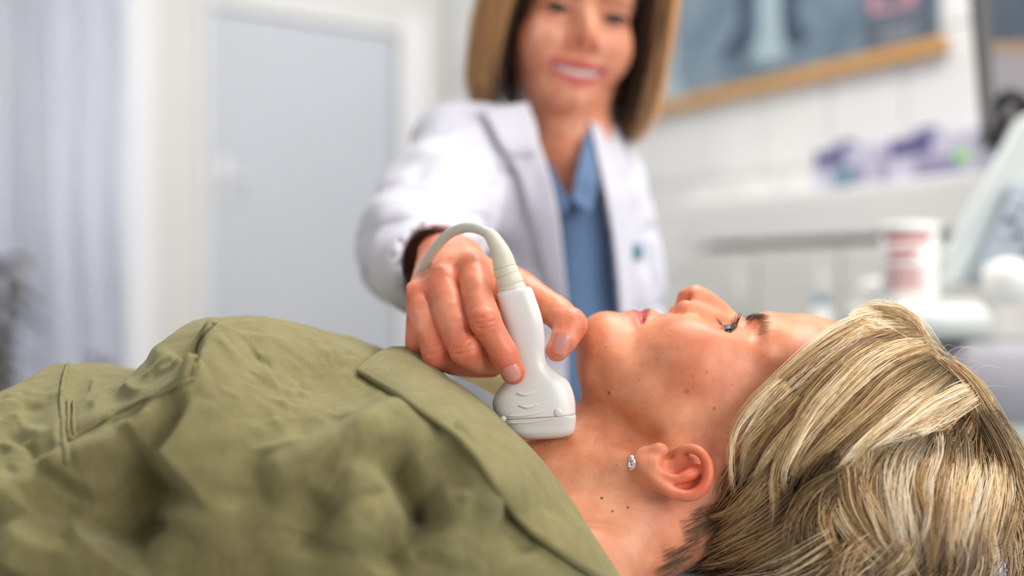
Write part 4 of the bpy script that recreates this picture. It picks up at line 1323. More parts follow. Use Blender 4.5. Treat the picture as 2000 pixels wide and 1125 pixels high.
# ================================================================== the doctor
def strands(name, guides, mat_, parent, nseg=3, npts=14, stuff=True):
    """guides: dicts with pts (world polyline), n, spread (start, mid, end radii), r, cols (list of colours), flat"""
    mb = MB()
    rg = np.random.default_rng(len(name) * 31 + len(guides))
    for g in guides:
        P = spline(g['pts'], npts); t = np.linspace(0, 1, npts)
        T = np.gradient(P, axis=0); T /= np.linalg.norm(T, axis=1)[:, None]
        up = np.array(g.get('up', (0, -1, 0)), float)
        Bn = np.cross(T, up); Bn /= np.linalg.norm(Bn, axis=1)[:, None] + 1e-9
        Nn = np.cross(Bn, T)
        sp = np.interp(t, np.linspace(0, 1, len(g['spread'])), g['spread'])
        fl = g.get('flat', .5)
        nc = g.get('clumps', 1)
        cl = rg.normal(0, 1, (nc, 2)).clip(-1.8, 1.8) * .62
        ccol = [np.array(g['cols'][rg.integers(len(g['cols']))]) * rg.uniform(.85, 1.15) for _ in range(nc)]
        cend = rg.uniform(g.get('cut', .85), 1.0, nc); cw = rg.uniform(0, 6, (nc, 2)); ca = rg.normal(0, .0030, nc) * g.get('wav', 1)
        for _ in range(g['n']):
            ic = rg.integers(nc)
            a, b = rg.normal(0, 1, 2).clip(-2, 2) * .6
            if nc > 1:
                pull = sstep(.05, .95, t) * .86
                ja, jb = rg.normal(0, .45, 2)
                aa = a * (1 - pull) + (cl[ic, 0] + ja * .35 * (1 - .6 * t)) * pull
                bb = b * (1 - pull) + (cl[ic, 1] + jb * .35 * (1 - .6 * t)) * pull
            else:
                a2, b2 = a + rg.normal(0, .25), b + rg.normal(0, .25)
                aa = a + (a2 - a) * t; bb = b + (b2 - b) * t
            wav = .0010 * rg.normal() * np.sin(t * rg.uniform(3, 8) + rg.uniform(0, 6)) * g.get('wav', 1)
            if nc > 1: wav = wav + ca[ic] * np.sin(t * 5 + cw[ic, 0]) * t
            Q = P + Bn * (aa * sp + wav)[:, None] + Nn * (bb * sp * fl)[:, None]
            k = min(1.0, cend[ic] * (rg.uniform(.74, 1.04) if nc > 1 else 1.0))
            st_ = rg.uniform(0, g.get('start', 0))
            tq = np.linspace(st_, k, npts)
            Q = np.stack([np.interp(tq, t, Q[:, c]) for c in range(3)], 1)
            r = g['r'] * rg.uniform(.7, 1.25) * np.interp(np.linspace(0, 1, npts), [0, .08, .6, 1], [.3, 1, .9, .06])
            c0 = (ccol[ic] if nc > 1 else np.array(g['cols'][rg.integers(len(g['cols']))])) * rg.uniform(.82, 1.18)
            if nc > 1 and rg.uniform() < .2: c0 = np.array(g['cols'][rg.integers(len(g['cols']))])
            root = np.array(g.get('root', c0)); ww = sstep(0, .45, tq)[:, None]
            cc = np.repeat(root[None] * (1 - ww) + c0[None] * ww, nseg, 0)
            mb.tube(Q, r, nseg, False, cc)
    o = mb.build(name, mat_, parent)
    if stuff: o['kind'] = 'stuff'
    return o

def hair_mat(name, rough=.38, spec=.5):
    k = NT(name); at = k.n('ShaderNodeAttribute'); at.attribute_name = 'tint'
    tc = k.n('ShaderNodeTexCoord'); n1 = k.n('ShaderNodeTexNoise'); n1.inputs['Scale'].default_value = 260
    k.l(tc.outputs['Object'], n1.inputs['Vector'])
    mr = k.n('ShaderNodeMapRange'); mr.inputs['To Min'].default_value = .8; mr.inputs['To Max'].default_value = 1.2; k.l(n1.outputs['Fac'], mr.inputs['Value'])
    mx = k.n('ShaderNodeVectorMath', operation='SCALE'); k.l(at.outputs['Color'], mx.inputs[0]); k.l(mr.outputs[0], mx.inputs['Scale'])
    k.l(mx.outputs[0], k.b.inputs['Base Color'])
    k.b.inputs['Roughness'].default_value = rough; k.b.inputs['Specular IOR Level'].default_value = spec
    return k.m
M['hair'] = hair_mat('hair')
M['coat'] = mat('lab_coat_cotton', (.63, .63, .71), .8, .03, 25, bump=.25, bscale=60)
M['scrub'] = mat('blue_cotton', (.115, .205, .36), .75, .08, 25, bump=.2, bscale=80)
M['skin_d'] = skin_mat('doctor_skin', None, (), freckle=.1)

df = np.array([math.sin(math.radians(10)), -math.cos(math.radians(10)), -.16]); df /= np.linalg.norm(df)
da = np.array([math.sin(math.radians(8)), 0, math.cos(math.radians(8))]); da -= df * (da @ df); da /= np.linalg.norm(da)
ds = np.cross(da, df)
DR = np.stack([da, df, ds], 1)
DSC = 1.02
DO = W(1143, 30, .400) - (da * .0455 + df * .082) * DSC
def DL(p): return (np.asarray(p) * DSC) @ DR.T + DO
def LD(p): return ((np.asarray(p) - DO) @ DR) / DSC

dv = Vol((-.19, -.10, -.085), (.2, .124, .085), .0019)
face_ops(dv, smile=True, ears=(1, -1))
for s in (1, -1):
    dv.ell((.0448, .0905, .0315 * s), (.0036, .0135, .0150), k=.0015, sub=True)
dv.cone((.01, -.015, 0), LD(W(1108, 330, .46)), .052, .050, k=.02)
dv.cone(LD(W(1108, 320, .46)), LD(W(1105, 420, .47)), .052, .075, k=.03)
dV, dQ = dv.mesh(); del dv
dC = tint_face(dV, (.78, .42, .285), (.62, .10, .14), (.76, .24, .14), .4, (1, -1), True)
dW = DL(dV)
# trunk, shoulder and arm under the clothes, same figure
tv = Vol((-.16, .10, .50), (.26, .62, 1.18), .006)
SHR, ELB = W(918, 312, .43), W(812, 480, .285)
SHL = W(1150, 385, .53)
tv.cone(W(1100, 420, .49), W(1090, 760, .52), .075, .09, k=.05)
tv.cone(W(1105, 360, .48), SHR, .055, .05, k=.04)
tv.cone(W(1105, 360, .48), SHL, .055, .05, k=.04)
tv.cone(SHR, ELB, .045, .04, k=.02); tv.cone(ELB, W(850, 500, .20), .04, .030, k=.02)
tV, tQ = tv.mesh(); del tv
tC = np.tile(np.array((.60, .335, .225)), (len(tV), 1))
Vd = np.concatenate([hV, dW, tV]); Qd = np.concatenate([hQ, dQ + len(hV), tQ + len(hV) + len(dW)]); Cd = np.concatenate([hC, dC, tC])
doctor = mesh_np('person', Vd, Qd, M['skin_d'], None, True, Cd)
tag(doctor, 'smiling doctor in a white lab coat holding the ultrasound probe', 'person')
for n_, c_ in zip(nails, ('index', 'thumb')): n_.build('fingernail', M['nail'], doctor)
# eyes and teeth
for s in (1, -1):
    c = np.array([.0455, .0755, .0315 * s]); gz = np.array([-.12, .98, .0]); gz /= np.linalg.norm(gz)
    pr = [(.0124 * math.sin(t), -.0124 * math.cos(t)) for t in np.linspace(.02, math.pi - .5, 14)]
    e = MB().lathe(pr, DL(c), DR @ gz, 20).build('eyeball', M['eye'], doctor)
    MB().lathe([(.0072, .0102), (.005, .01165), (.003, .0123), (.0008, .0127)], DL(c), DR @ gz, 18).build('iris', M['iris'], e)
    g = []
    P = [(.0665, .0975, .008 * s), (.0715, .0960, .022 * s), (.0700, .0870, .038 * s), (.0650, .0770, .046 * s)]
    g.append(dict(pts=DL(P), n=70, spread=(.0028, .003, .002), r=.00055, cols=[(.07, .04, .025)], up=df, wav=.4))
    strands('eyebrow', g, M['hair'], doctor, npts=8)
    P = [(.0440, .0860, .0465 * s), (.0500, .0885, .040 * s), (.0510, .0905, .030 * s), (.0475, .0885, .018 * s)]
    MB().tube(spline(DL(P), 14), .0021 * np.sin(np.linspace(.4, 2.8, 14)), 6).build('eyelash_line', M['black_plastic'], doctor)
M['teeth'] = mat('teeth', (.80, .77, .72), .2, .03, 60)
for k_ in range(8):
    s = (k_ - 3.5) * .0063
    wd_ = .0029 if 2 <= k_ <= 5 else .0026
    f_ = .0925 - 12 * s * s; a_ = -.0155 + 6 * s * s
    mb = MB().box((a_, f_, s), (.0100, .005, wd_ * 2), None, .0012); mb.V[0] = DL(mb.V[0])
    mb.build('tooth', M['teeth'], doctor)

# lab coat
cv = Vol((-.17, .08, .50), (.30, .66, 1.22), .0042)
cv.ell(W(1095, 620, .50), (.118, .100, .27), k=.03)
cv.cone(W(1075, 330, .47), SHR, .060, .064, k=.05)
cv.cone(W(1125, 345, .50), SHL, .050, .052, k=.05)
cv.cone(W(1085, 450, .48), W(1085, 720, .51), .098, .118, k=.05)
cv.cone(SHR, W(856, 405, .34), .060, .058, k=.03)
cv.cone(W(856, 405, .34), ELB, .058, .056, k=.03)
cv.cone(ELB, W(838, 526, .135), .056, .0405, k=.03)
cv.cone(SHL, W(1195, 620, .58), .055, .052, k=.03)
cv.cone(W(876, 520, .08), W(838, 518, .17), .038, .028, k=.004, sub=True)
cV, cQ = cv.mesh(); del cv
cV = relax(cV, cQ, 2, .5)
cN = vnormals(cV, cQ)
# creases of the sleeve
nz = vnoise(cV * np.array([24, 14, 24]), 31) * .6 + vnoise(cV * 45, 32) * .3
cV = cV + cN * (nz * .006)[:, None]
rz = 1 - np.abs(vnoise(cV * np.array([14, 20, 34]) + 1.5, 33))
cV = cV - cN * ((rz ** 5) * .006)[:, None]
def in_poly(q, poly):
    poly = np.asarray(poly, float); r = np.zeros(len(q), bool); j = len(poly) - 1
    for i in range(len(poly)):
        c = ((poly[i, 1] > q[:, 1]) != (poly[j, 1] > q[:, 1])) & (q[:, 0] < (poly[j, 0] - poly[i, 0]) * (q[:, 1] - poly[i, 1]) / (poly[j, 1] - poly[i, 1] + 1e-9) + poly[i, 0])
        r ^= c; j = i
    return r
def cut_front(V, Q, N, poly, ymax):
    m = in_poly(to_px(V), poly) & (V[:, 1] < ymax)
    return Q[~m[Q].any(1)]
def compact(V, Q):
    u = np.unique(Q); mp = np.full(len(V), -1); mp[u] = np.arange(len(u)); return V[u], mp[Q]
Qc = cut_front(cV, cQ, cN, [(1020, 160), (1040, 240), (1066, 320), (1086, 400), (1098, 500), (1108, 620), (1116, 1200), (1215, 1200), (1208, 620), (1196, 480), (1172, 360), (1152, 260), (1148, 160)], .47)
cV2, Qc = compact(cV, Qc)
coat = mesh_np('lab_coat', cV2, Qc, M['coat'], doctor); coat['label'] = 'white cotton lab coat'
sol = coat.modifiers.new('thick', 'SOLIDIFY'); sol.thickness = .003; sol.offset = -1
# blue shirt beneath
bv = Vol((-.14, .20, .50), (.28, .66, 1.12), .0045)
bv.ell(W(1098, 620, .50), (.108, .089, .26), k=.03)
bv.cone(W(1085, 345, .48), SHR, .050, .045, k=.05)
bv.cone(W(1125, 345, .50), SHL, .048, .045, k=.05)
bv.cone(W(1095, 430, .485), W(1085, 720, .51), .088, .104, k=.05)
bV, bQ = bv.mesh(); del bv
bV = relax(bV, bQ, 1, .5); bN = vnormals(bV, bQ)
bV = bV + bN * ((vnoise(bV * np.array([30, 30, 12]), 41)) * .004)[:, None]
bQ = cut_front(bV, bQ, bN, [(1000, 160), (1052, 250), (1072, 320), (1092, 362), (1113, 388), (1122, 350), (1130, 300), (1140, 160)], .50)
bV, bQ = compact(bV, bQ)
scrub = mesh_np('blue_shirt', bV, bQ, M['scrub'], doctor)
# front depth of the coat at a column/row
def coat_y(px, py):
    q = to_px(cV); m = np.argsort(((q - (px, py)) ** 2).sum(1))[:40]
    return cV[m, 1].min()
def leaf(inner, outer, name, mt, lift=.010, thick=.003):
    I = spline(np.array(inner, float), 26); O = spline(np.array(outer, float), 26)
    rows = []
    for u in np.linspace(0, 1, 10):
        R_ = []
        for a, b in zip(I, O):
            p = a * (1 - u) + b * u
            R_.append(p)
        rows.append(R_)
    rows = np.array(rows)                                   # (10,26,2)
    yb = np.array([[coat_y(*rows[i, j]) for j in range(0, 26, 5)] for i in (0, 5, 9)])
    G = np.zeros((10, 26, 3))
    for i in range(10):
        yi = np.array([np.interp(i, (0, 5, 9), yb[:, c]) for c in range(yb.shape[1])])
        yj = np.interp(np.arange(26), np.arange(0, 26, 5), yi)
        l = lift * (1 - .75 * (i / 9.0))
        for j in range(26):
            G[i, j] = W(rows[i, j, 0], rows[i, j, 1], yj[j] - l - .004)
    o = MB().grid(G).build(name, mt, doctor)
    m = o.modifiers.new('thick', 'SOLIDIFY'); m.thickness = thick
    return o
leaf([(1034, 205), (1048, 262), (1070, 330), (1088, 410), (1098, 500), (1106, 600)], [(955, 225), (985, 290), (1012, 340), (1036, 430), (1060, 520), (1085, 600)], 'lapel', M['coat'])
leaf([(1030, 200), (1046, 240), (1052, 280), (1050, 300)], [(940, 214), (962, 250), (985, 292), (1005, 306)], 'coat_collar', M['coat'], .020)
leaf([(1150, 238), (1170, 330), (1190, 430), (1204, 540), (1210, 620)], [(1170, 250), (1205, 330), (1226, 420), (1232, 520), (1232, 620)], 'lapel', M['coat'], .008)
leaf([(1142, 262), (1132, 310), (1120, 360), (1116, 392)], [(1150, 258), (1160, 310), (1164, 370), (1150, 420)], 'shirt_collar', M['scrub'], .010)
leaf([(1074, 318), (1088, 350), (1102, 376), (1116, 392)], [(1064, 322), (1070, 360), (1082, 400), (1100, 424)], 'shirt_collar', M['scrub'], .006)
# breast pocket with a clip badge on the coat
c = W(1243, 492, coat_y(1238, 492) - .006)
bd = MB().box(c, (.014, .005, .018), None, .002).build('badge_clip', teal, doctor)

# bob of hair
hg = []
cols_o = [(.74, .39, .17), (.58, .29, .12), (.85, .50, .24), (.38, .18, .07)]
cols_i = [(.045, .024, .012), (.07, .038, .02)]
rg_ = np.random.default_rng(3)
def lock(pl, n, sp, cols, r=.0010, up=(0, -1, 0)):
    hg.append(dict(pts=DL(pl), n=n, spread=sp, r=r, cols=cols, up=up, flat=.8, cut=.9))
# cap over the skull from the parting
for s in (1, -1):
    for i in range(15):
        u = i / 14                                    # 0 = front, 1 = back
        f0 = .075 - .13 * u
        rear = sstep(.1, .9, u)
        side = s * (.088 + .010 * math.sin(u * 3))
        end_a = -.075 - .010 * math.sin(u * 5)
        pl = [(.188 - .02 * abs(u - .4), f0 * .8, .006 * s), (.175, f0 * .95 + .004, .045 * s), (.125, f0 + .008, .080 * s), (.06, f0 * .92 + .006, .090 * s),
              (.0, f0 * .85 + .004, .094 * s), (-.045, f0 * .85 + .006, .092 * s), (end_a, f0 * .85 + .012, .082 * s)]
        lock(pl, 46, (.004, .010, .011, .011, .010, .007), cols_o)
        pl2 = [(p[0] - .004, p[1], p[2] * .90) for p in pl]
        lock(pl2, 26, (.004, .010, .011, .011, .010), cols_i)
# hair swept from the forehead past the cheeks
for s in (1, -1):
    for i in range(4):
        pl = [(.165, .060, .010 * s), (.150, .078 - .004 * i, .045 * s), (.110, .074 - .008 * i, .074 * s), (.06, .060 - .008 * i, .086 * s), (.0, .054 - .008 * i, .090 * s), (-.045, .052 - .008 * i, .088 * s), (-.078, .058 - .008 * i, .074 * s)]
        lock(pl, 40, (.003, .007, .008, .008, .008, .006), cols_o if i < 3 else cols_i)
strands('hair', hg, M['hair'], doctor, nseg=3, npts=14)
# scalp layer below the strands
sv = Vol((-.09, -.115, -.11), (.215, .11, .11), .004)
sv.ell((.098, .004, 0), (.105, .094, .084), k=.01)
sv.ell((.02, -.040, 0), (.095, .055, .082), k=.03)
sv.ell((.035, .088, 0), (.105, .060, .066), k=.02, sub=True)
sV, sQ = sv.mesh(); del sv
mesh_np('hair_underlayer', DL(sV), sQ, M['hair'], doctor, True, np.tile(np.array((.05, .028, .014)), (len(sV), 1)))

# trousers and shoes, standing behind the couch
M['trousers'] = mat('navy_trousers', (.05, .06, .09), .8, .1, 30)
for sx in (-.075, .075):
    MB().tube(spline([(.075 + sx * .8, .54, .66), (.075 + sx, .54, .45), (.075 + sx, .55, .06)], 10), np.linspace(.085, .05, 10), 16).build('trouser_leg', M['trousers'], doctor)
    mb = MB().box((.075 + sx, .50, .035), (.085, .25, .07), None, .025); mb.build('shoe', M['white_plastic'], doctor)

# ================================================================== the patient's hair, brows, lashes, earring
HC = np.array([.098, .006, 0.0]); HRAD = np.array([.112, .100, .083])
CAMP = np.array([0, -D, ZC])
H2C = np.array([.128, -.050, .012]); H2R = np.array([.108, .072, .083])
def _hit(px, py, C_, R_):
    d = W(px, py, 0) - CAMP; d /= np.linalg.norm(d)
    o_ = (LH(CAMP) - C_) / R_; dl = (d @ HR) / R_
    a = dl @ dl; b = o_ @ dl; c = o_ @ o_ - 1
    disc = b * b - a * c
    return d, (-b - math.sqrt(disc)) / a if disc > 0 else None, -b / a
def hair_pt(px, py, lift=0.0):
    """point of the hair's near surface in the direction of (px, py)"""
    d, t1, m1 = _hit(px, py, HC, HRAD)
    _, t2, m2 = _hit(px, py, H2C, H2R)
    c = [t for t in (t1, t2) if t is not None]
    t = min(c) if c else min(m1, m2)
    return CAMP + d * (t - lift)
BL = [(.86, .62, .34), (.95, .76, .50), (.66, .43, .19), (.98, .84, .62)]
MD = [(.56, .35, .15), (.70, .48, .24), (.34, .20, .08)]
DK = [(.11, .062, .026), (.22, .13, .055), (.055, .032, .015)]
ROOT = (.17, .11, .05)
hgs = []
def hlock(pts, n=110, sp=(.004, .008, .006), cols=MD, lift=.0, r=.00026, flat=.5, root=None, cut=.8, wav=1.0):
    P = [hair_pt(p[0], p[1], lift + (p[2] if len(p) > 2 else 0)) for p in pts]
    g = dict(pts=P, n=n, spread=sp, r=r, cols=cols, up=(0, -1, .2), flat=flat, cut=cut - .12, wav=wav, clumps=7, start=.14)
    if root is not None: g['root'] = root
    hgs.append(g)
# deep layer: dark, follows the same sweep
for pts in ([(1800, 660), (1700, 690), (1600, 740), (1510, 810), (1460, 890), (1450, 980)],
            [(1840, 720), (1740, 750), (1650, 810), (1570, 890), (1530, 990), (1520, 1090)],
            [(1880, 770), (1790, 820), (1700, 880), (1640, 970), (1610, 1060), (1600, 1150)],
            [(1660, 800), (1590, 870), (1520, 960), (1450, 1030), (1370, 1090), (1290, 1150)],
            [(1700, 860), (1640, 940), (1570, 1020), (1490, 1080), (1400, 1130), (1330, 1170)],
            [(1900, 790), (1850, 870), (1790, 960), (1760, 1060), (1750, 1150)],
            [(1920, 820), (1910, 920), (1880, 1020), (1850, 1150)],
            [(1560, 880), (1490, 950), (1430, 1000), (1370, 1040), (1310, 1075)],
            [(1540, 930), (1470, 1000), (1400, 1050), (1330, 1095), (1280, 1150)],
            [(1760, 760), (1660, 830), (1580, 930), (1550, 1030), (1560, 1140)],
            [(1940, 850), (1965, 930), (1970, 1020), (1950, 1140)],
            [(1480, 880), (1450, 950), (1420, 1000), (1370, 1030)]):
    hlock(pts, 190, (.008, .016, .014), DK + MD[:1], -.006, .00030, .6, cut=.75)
# the sweep from the forehead along the temple
for k_, (pts, cl) in enumerate((
        ([(1780, 634), (1720, 626), (1672, 640), (1600, 684), (1525, 748), (1460, 806), (1430, 860), (1424, 930)], BL),
        ([(1790, 640), (1730, 634), (1665, 652), (1590, 704), (1520, 768), (1470, 822), (1440, 880), (1436, 960)], MD),
        ([(1796, 648), (1735, 645), (1668, 668), (1600, 722), (1535, 786), (1480, 846), (1452, 905), (1440, 985)], BL),
        ([(1800, 656), (1745, 656), (1680, 682), (1610, 740), (1545, 806), (1494, 868), (1464, 925), (1430, 1000)], MD),
        ([(1806, 664), (1755, 668), (1695, 696), (1625, 756), (1560, 822), (1515, 880), (1500, 950), (1502, 1035)], BL),
        ([(1812, 672), (1765, 682), (1706, 712), (1640, 772), (1575, 838), (1530, 900), (1512, 970), (1510, 1052)], BL),
        ([(1820, 684), (1780, 698), (1722, 730), (1655, 792), (1595, 856), (1548, 915), (1522, 980), (1508, 1055)], MD),
        ([(1830, 698), (1795, 716), (1740, 750), (1676, 812), (1615, 872), (1572, 926), (1552, 990)], MD + DK[:1]),
        ([(1842, 712), (1810, 735), (1756, 772), (1695, 830), (1640, 884), (1600, 935), (1580, 1000)], MD),
        ([(1856, 724), (1825, 752), (1772, 790), (1716, 838), (1664, 880), (1632, 912)], BL),
        ([(1872, 736), (1845, 768), (1796, 804), (1740, 840), (1690, 872), (1644, 908)], BL),
        ([(1890, 748), (1866, 784), (1820, 818), (1764, 846), (1716, 866)], BL))):
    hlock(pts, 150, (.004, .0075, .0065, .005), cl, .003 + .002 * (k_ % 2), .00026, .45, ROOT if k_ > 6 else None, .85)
# crown locks over the top
for pts in ([(1672, 612), (1720, 606), (1770, 622), (1800, 664), (1840, 712)], [(1655, 626), (1710, 618), (1764, 640), (1800, 690), (1838, 735)],
            [(1690, 610), (1744, 610), (1786, 636), (1812, 676), (1850, 714), (1890, 744)], [(1650, 632), (1700, 640), (1750, 668), (1800, 700), (1836, 716)],
            [(1640, 640), (1690, 652), (1740, 664), (1790, 676), (1832, 700)]):
    hlock(pts, 130, (.004, .007, .006), BL, .000, .00026, .5, None, .85)
for pts in ([(1830, 700), (1880, 742), (1916, 800), (1950, 880), (1970, 960)], [(1850, 706), (1896, 752), (1936, 820), (1972, 900), (1992, 980)], [(1820, 700), (1866, 744), (1896, 800), (1916, 880), (1920, 960)],
            [(1800, 690), (1850, 740), (1872, 800), (1880, 880)]):
    hlock(pts, 130, (.003, .007, .008, .006), MD + BL[:2], .004, .00026, .5, None, .75)
# bright locks crossing from the crown to the left
for pts in ([(1908, 770), (1870, 800), (1810, 826), (1750, 846), (1712, 866)], [(1912, 790), (1880, 812), (1830, 826), (1780, 834)],
            [(1890, 752), (1850, 770), (1800, 800), (1742, 836), (1690, 870), (1640, 912)], [(1900, 760), (1866, 800), (1800, 832), (1730, 856), (1668, 890), (1630, 930)]):
    hlock(pts, 90, (.003, .005, .004, .002), BL + MD[:2], .008, .00026, .5, None, .85)
# the fall towards the pillow on the right
for k_, (pts, cl) in enumerate((
        ([(1740, 850), (1680, 880), (1650, 930), (1660, 1000), (1720, 1070), (1770, 1130)], BL),
        ([(1770, 850), (1710, 890), (1690, 950), (1710, 1020), (1760, 1090), (1800, 1150)], MD),
        ([(1800, 846), (1760, 890), (1745, 960), (1755, 1040), (1780, 1150)], BL),
        ([(1826, 840), (1800, 890), (1790, 960), (1800, 1050), (1810, 1150)], BL),
        ([(1850, 834), (1836, 890), (1828, 970), (1826, 1060), (1820, 1150)], MD),
        ([(1872, 826), (1872, 890), (1862, 970), (1850, 1060), (1836, 1150)], BL),
        ([(1892, 816), (1904, 880), (1900, 960), (1884, 1050), (1860, 1150)], BL),
        ([(1906, 806), (1934, 880), (1940, 960), (1920, 1050), (1890, 1150)], BL),
        ([(1914, 796), (1958, 880), (1974, 960), (1960, 1050), (1920, 1150)], MD),
        ([(1918, 790), (1974, 884), (2000, 970), (1996, 1060), (1960, 1160)], BL),
        ([(1690, 900), (1630, 950), (1610, 1010), (1630, 1080), (1660, 1150)], MD),
        ([(1660, 920), (1590, 980), (1560, 1050), (1580, 1140)], MD + DK),
        ([(1720, 1000), (1690, 1050), (1680, 1100), (1690, 1160)], MD),
        ([(1560, 960), (1500, 1020), (1430, 1064), (1360, 1096), (1300, 1126)], MD),
        ([(1600, 990), (1540, 1050), (1470, 1090), (1390, 1120), (1310, 1160)], MD),
        ([(1650, 1010), (1590, 1070), (1520, 1110), (1440, 1150)], MD + DK),
        ([(1520, 900), (1490, 960), (1440, 1010), (1400, 1040)], MD))):
    hlock(pts, 170, (.005, .0095, .0095, .008), cl, .004 + .003 * (k_ % 3), .00028, .5, ROOT, .85)
# front edge of the fall, lying on the pillow towards the camera
for k_, pts in enumerate(([(1560, 1040), (1490, 1085), (1400, 1112), (1310, 1130), (1230, 1150)], [(1640, 1040), (1560, 1090), (1470, 1125), (1380, 1150)], [(1720, 1050), (1660, 1090), (1590, 1125), (1500, 1160)],
                          [(1780, 1040), (1760, 1090), (1720, 1140), (1680, 1190)], [(1850, 1040), (1850, 1100), (1830, 1150), (1810, 1200)], [(1930, 1030), (1930, 1100), (1910, 1150), (1890, 1200)],
                          [(1990, 1000), (2000, 1080), (1990, 1150), (1970, 1200)], [(1985, 920), (2010, 1000), (2015, 1080), (2000, 1160)], [(1960, 1000), (1975, 1070), (1965, 1140), (1950, 1190)], [(1690, 1040), (1650, 1090), (1620, 1140), (1600, 1190)], [(1600, 1060), (1550, 1110), (1520, 1150), (1480, 1190)], [(1480, 1050), (1400, 1090), (1330, 1110), (1270, 1140)])):
    hlock(pts, 90, (.006, .012, .012), MD + BL[:2] + DK[:1], .006 + .005 * (k_ % 2), .00028, .7, None, .9)
    hgs[-1]['start'] = .45
# single pointed locks that lie on top
hlock([(1640, 880), (1600, 920), (1572, 970), (1562, 1040)], 150, (.004, .007, .006), DK, .005, .00026, .5, None, .9)
hlock([(1560, 900), (1520, 960), (1480, 1010), (1430, 1050)], 120, (.004, .006, .006), DK, .004, .00026, .5, None, .9)
for pts, n_, cl in (([(1661, 700), (1581, 786), (1536, 871), (1514, 930), (1520, 1000), (1508, 1052)], 90, MD + BL[:1]), ([(1672, 712), (1600, 792), (1556, 866), (1532, 920), (1534, 970)], 60, BL),
                    ([(1900, 752), (1802, 801), (1727, 856), (1636, 914)], 80, BL + MD[1:2]), ([(1802, 771), (1692, 856), (1652, 900), (1628, 926)], 80, BL), ([(1912, 776), (1860, 806), (1790, 842), (1720, 862)], 60, BL + MD[:1]),
                    ([(1690, 872), (1680, 940), (1717, 1012), (1764, 1092)], 80, BL), ([(1650, 905), (1660, 985), (1700, 1050), (1742, 1096)], 70, MD + BL[:1]), ([(1832, 841), (1830, 881), (1812, 942), (1817, 1012), (1806, 1076)], 70, BL),
                    ([(1898, 816), (1914, 881), (1898, 952), (1862, 1066)], 80, BL), ([(1922, 836), (1966, 910), (1972, 985), (1946, 1062)], 70, BL), ([(1780, 846), (1766, 900), (1772, 980), (1800, 1060)], 70, BL[1:]),
                    ([(1530, 740), (1476, 790), (1436, 843), (1425, 895), (1432, 975)], 70, BL), ([(1540, 748), (1492, 800), (1456, 850), (1440, 880)], 50, BL[1:]), ([(1560, 770), (1500, 830), (1462, 880), (1448, 930)], 60, MD),
                    ([(1530, 930), (1470, 987), (1400, 1052), (1326, 1106)], 80, MD + BL[:1]), ([(1500, 920), (1440, 985), (1400, 1015), (1350, 1040)], 60, MD), ([(1620, 760), (1545, 840), (1490, 910), (1460, 960)], 60, MD + BL[:1])):
    hlock(pts, n_, (.0030, .0034, .0026, .0008), cl, .0095, .00027, .6, None, 1.0)
    hgs[-1]['clumps'] = 3
# short dark hair at the nape below the ear
for pts in ([(1420, 985), (1370, 1010), (1320, 1030), (1270, 1040)], [(1400, 1020), (1340, 1050), (1280, 1070), (1230, 1080)], [(1380, 1050), (1320, 1085), (1260, 1105), (1200, 1110)],
            [(1360, 1080), (1300, 1110), (1250, 1130)], [(1440, 990), (1410, 1020), (1370, 1055), (1320, 1080)], [(1430, 1020), (1400, 1055), (1360, 1090), (1310, 1115)], [(1425, 1050), (1390, 1085), (1350, 1110), (1300, 1130)]):
    P = []
    for (a, b) in pts:
        h_ = skin_hit(a, b); P.append((h_ if h_ is not None else W(a, b, .0)) + np.array([0, -.0016, 0]))
    hgs.append(dict(pts=P, n=85, spread=(.008, .011, .012), r=.00009, cols=DK, up=(0, -1, 0), flat=.06, cut=.30, start=.35))
strands('hair', hgs, M['hair'], patient, nseg=3, npts=14)
# fly-away hairs
fg = []
rgf = np.random.default_rng(12)
for _ in range(46):
    a = rgf.uniform(1660, 1910); b = np.interp(a, [1650, 1720, 1780, 1840, 1910], [624, 606, 622, 706, 770])
    dx, dy = rgf.uniform(-60, 110), rgf.uniform(-42, -4)
    fg.append(dict(pts=[hair_pt(a, b + 8), hair_pt(a, b + 4) + (W(a + dx * .4, b + dy, 0) - W(a, b, 0)), hair_pt(a, b) + (W(a + dx, b + dy * .6 + 6, 0) - W(a, b, 0))], n=1, spread=(.0, .0, .0), r=.00009, cols=BL, wav=0))
strands('stray_hair', fg, M['hair'], patient, npts=10)
# under layer of hair on the skull
sv = Vol((-.06, -.0935, -.10), (.245, .12, .12), .0028)
sv.ell(HC, HRAD - .007, k=.0)
sv.ell((.07, -.06, 0), (.075, .045, .062), k=.01)
sv.ell(H2C, H2R - .010, k=.004)
sv.half((.036 + .020 + .09, .09, 0), (-1, 1, 0), (-.02, .0, -.1), (.23, .12, .1), k=.006)
sv.half((.048, 0, 0), (-1, .1, 0), (-.02, -.12, -.1), (.23, .02, .1), k=.006)
sV, sQ = sv.mesh(); del sv
mesh_np('hair_underlayer', HL(sV), sQ, M['hair'], patient, True, np.tile(np.array((.17, .115, .06)), (len(sV), 1)))

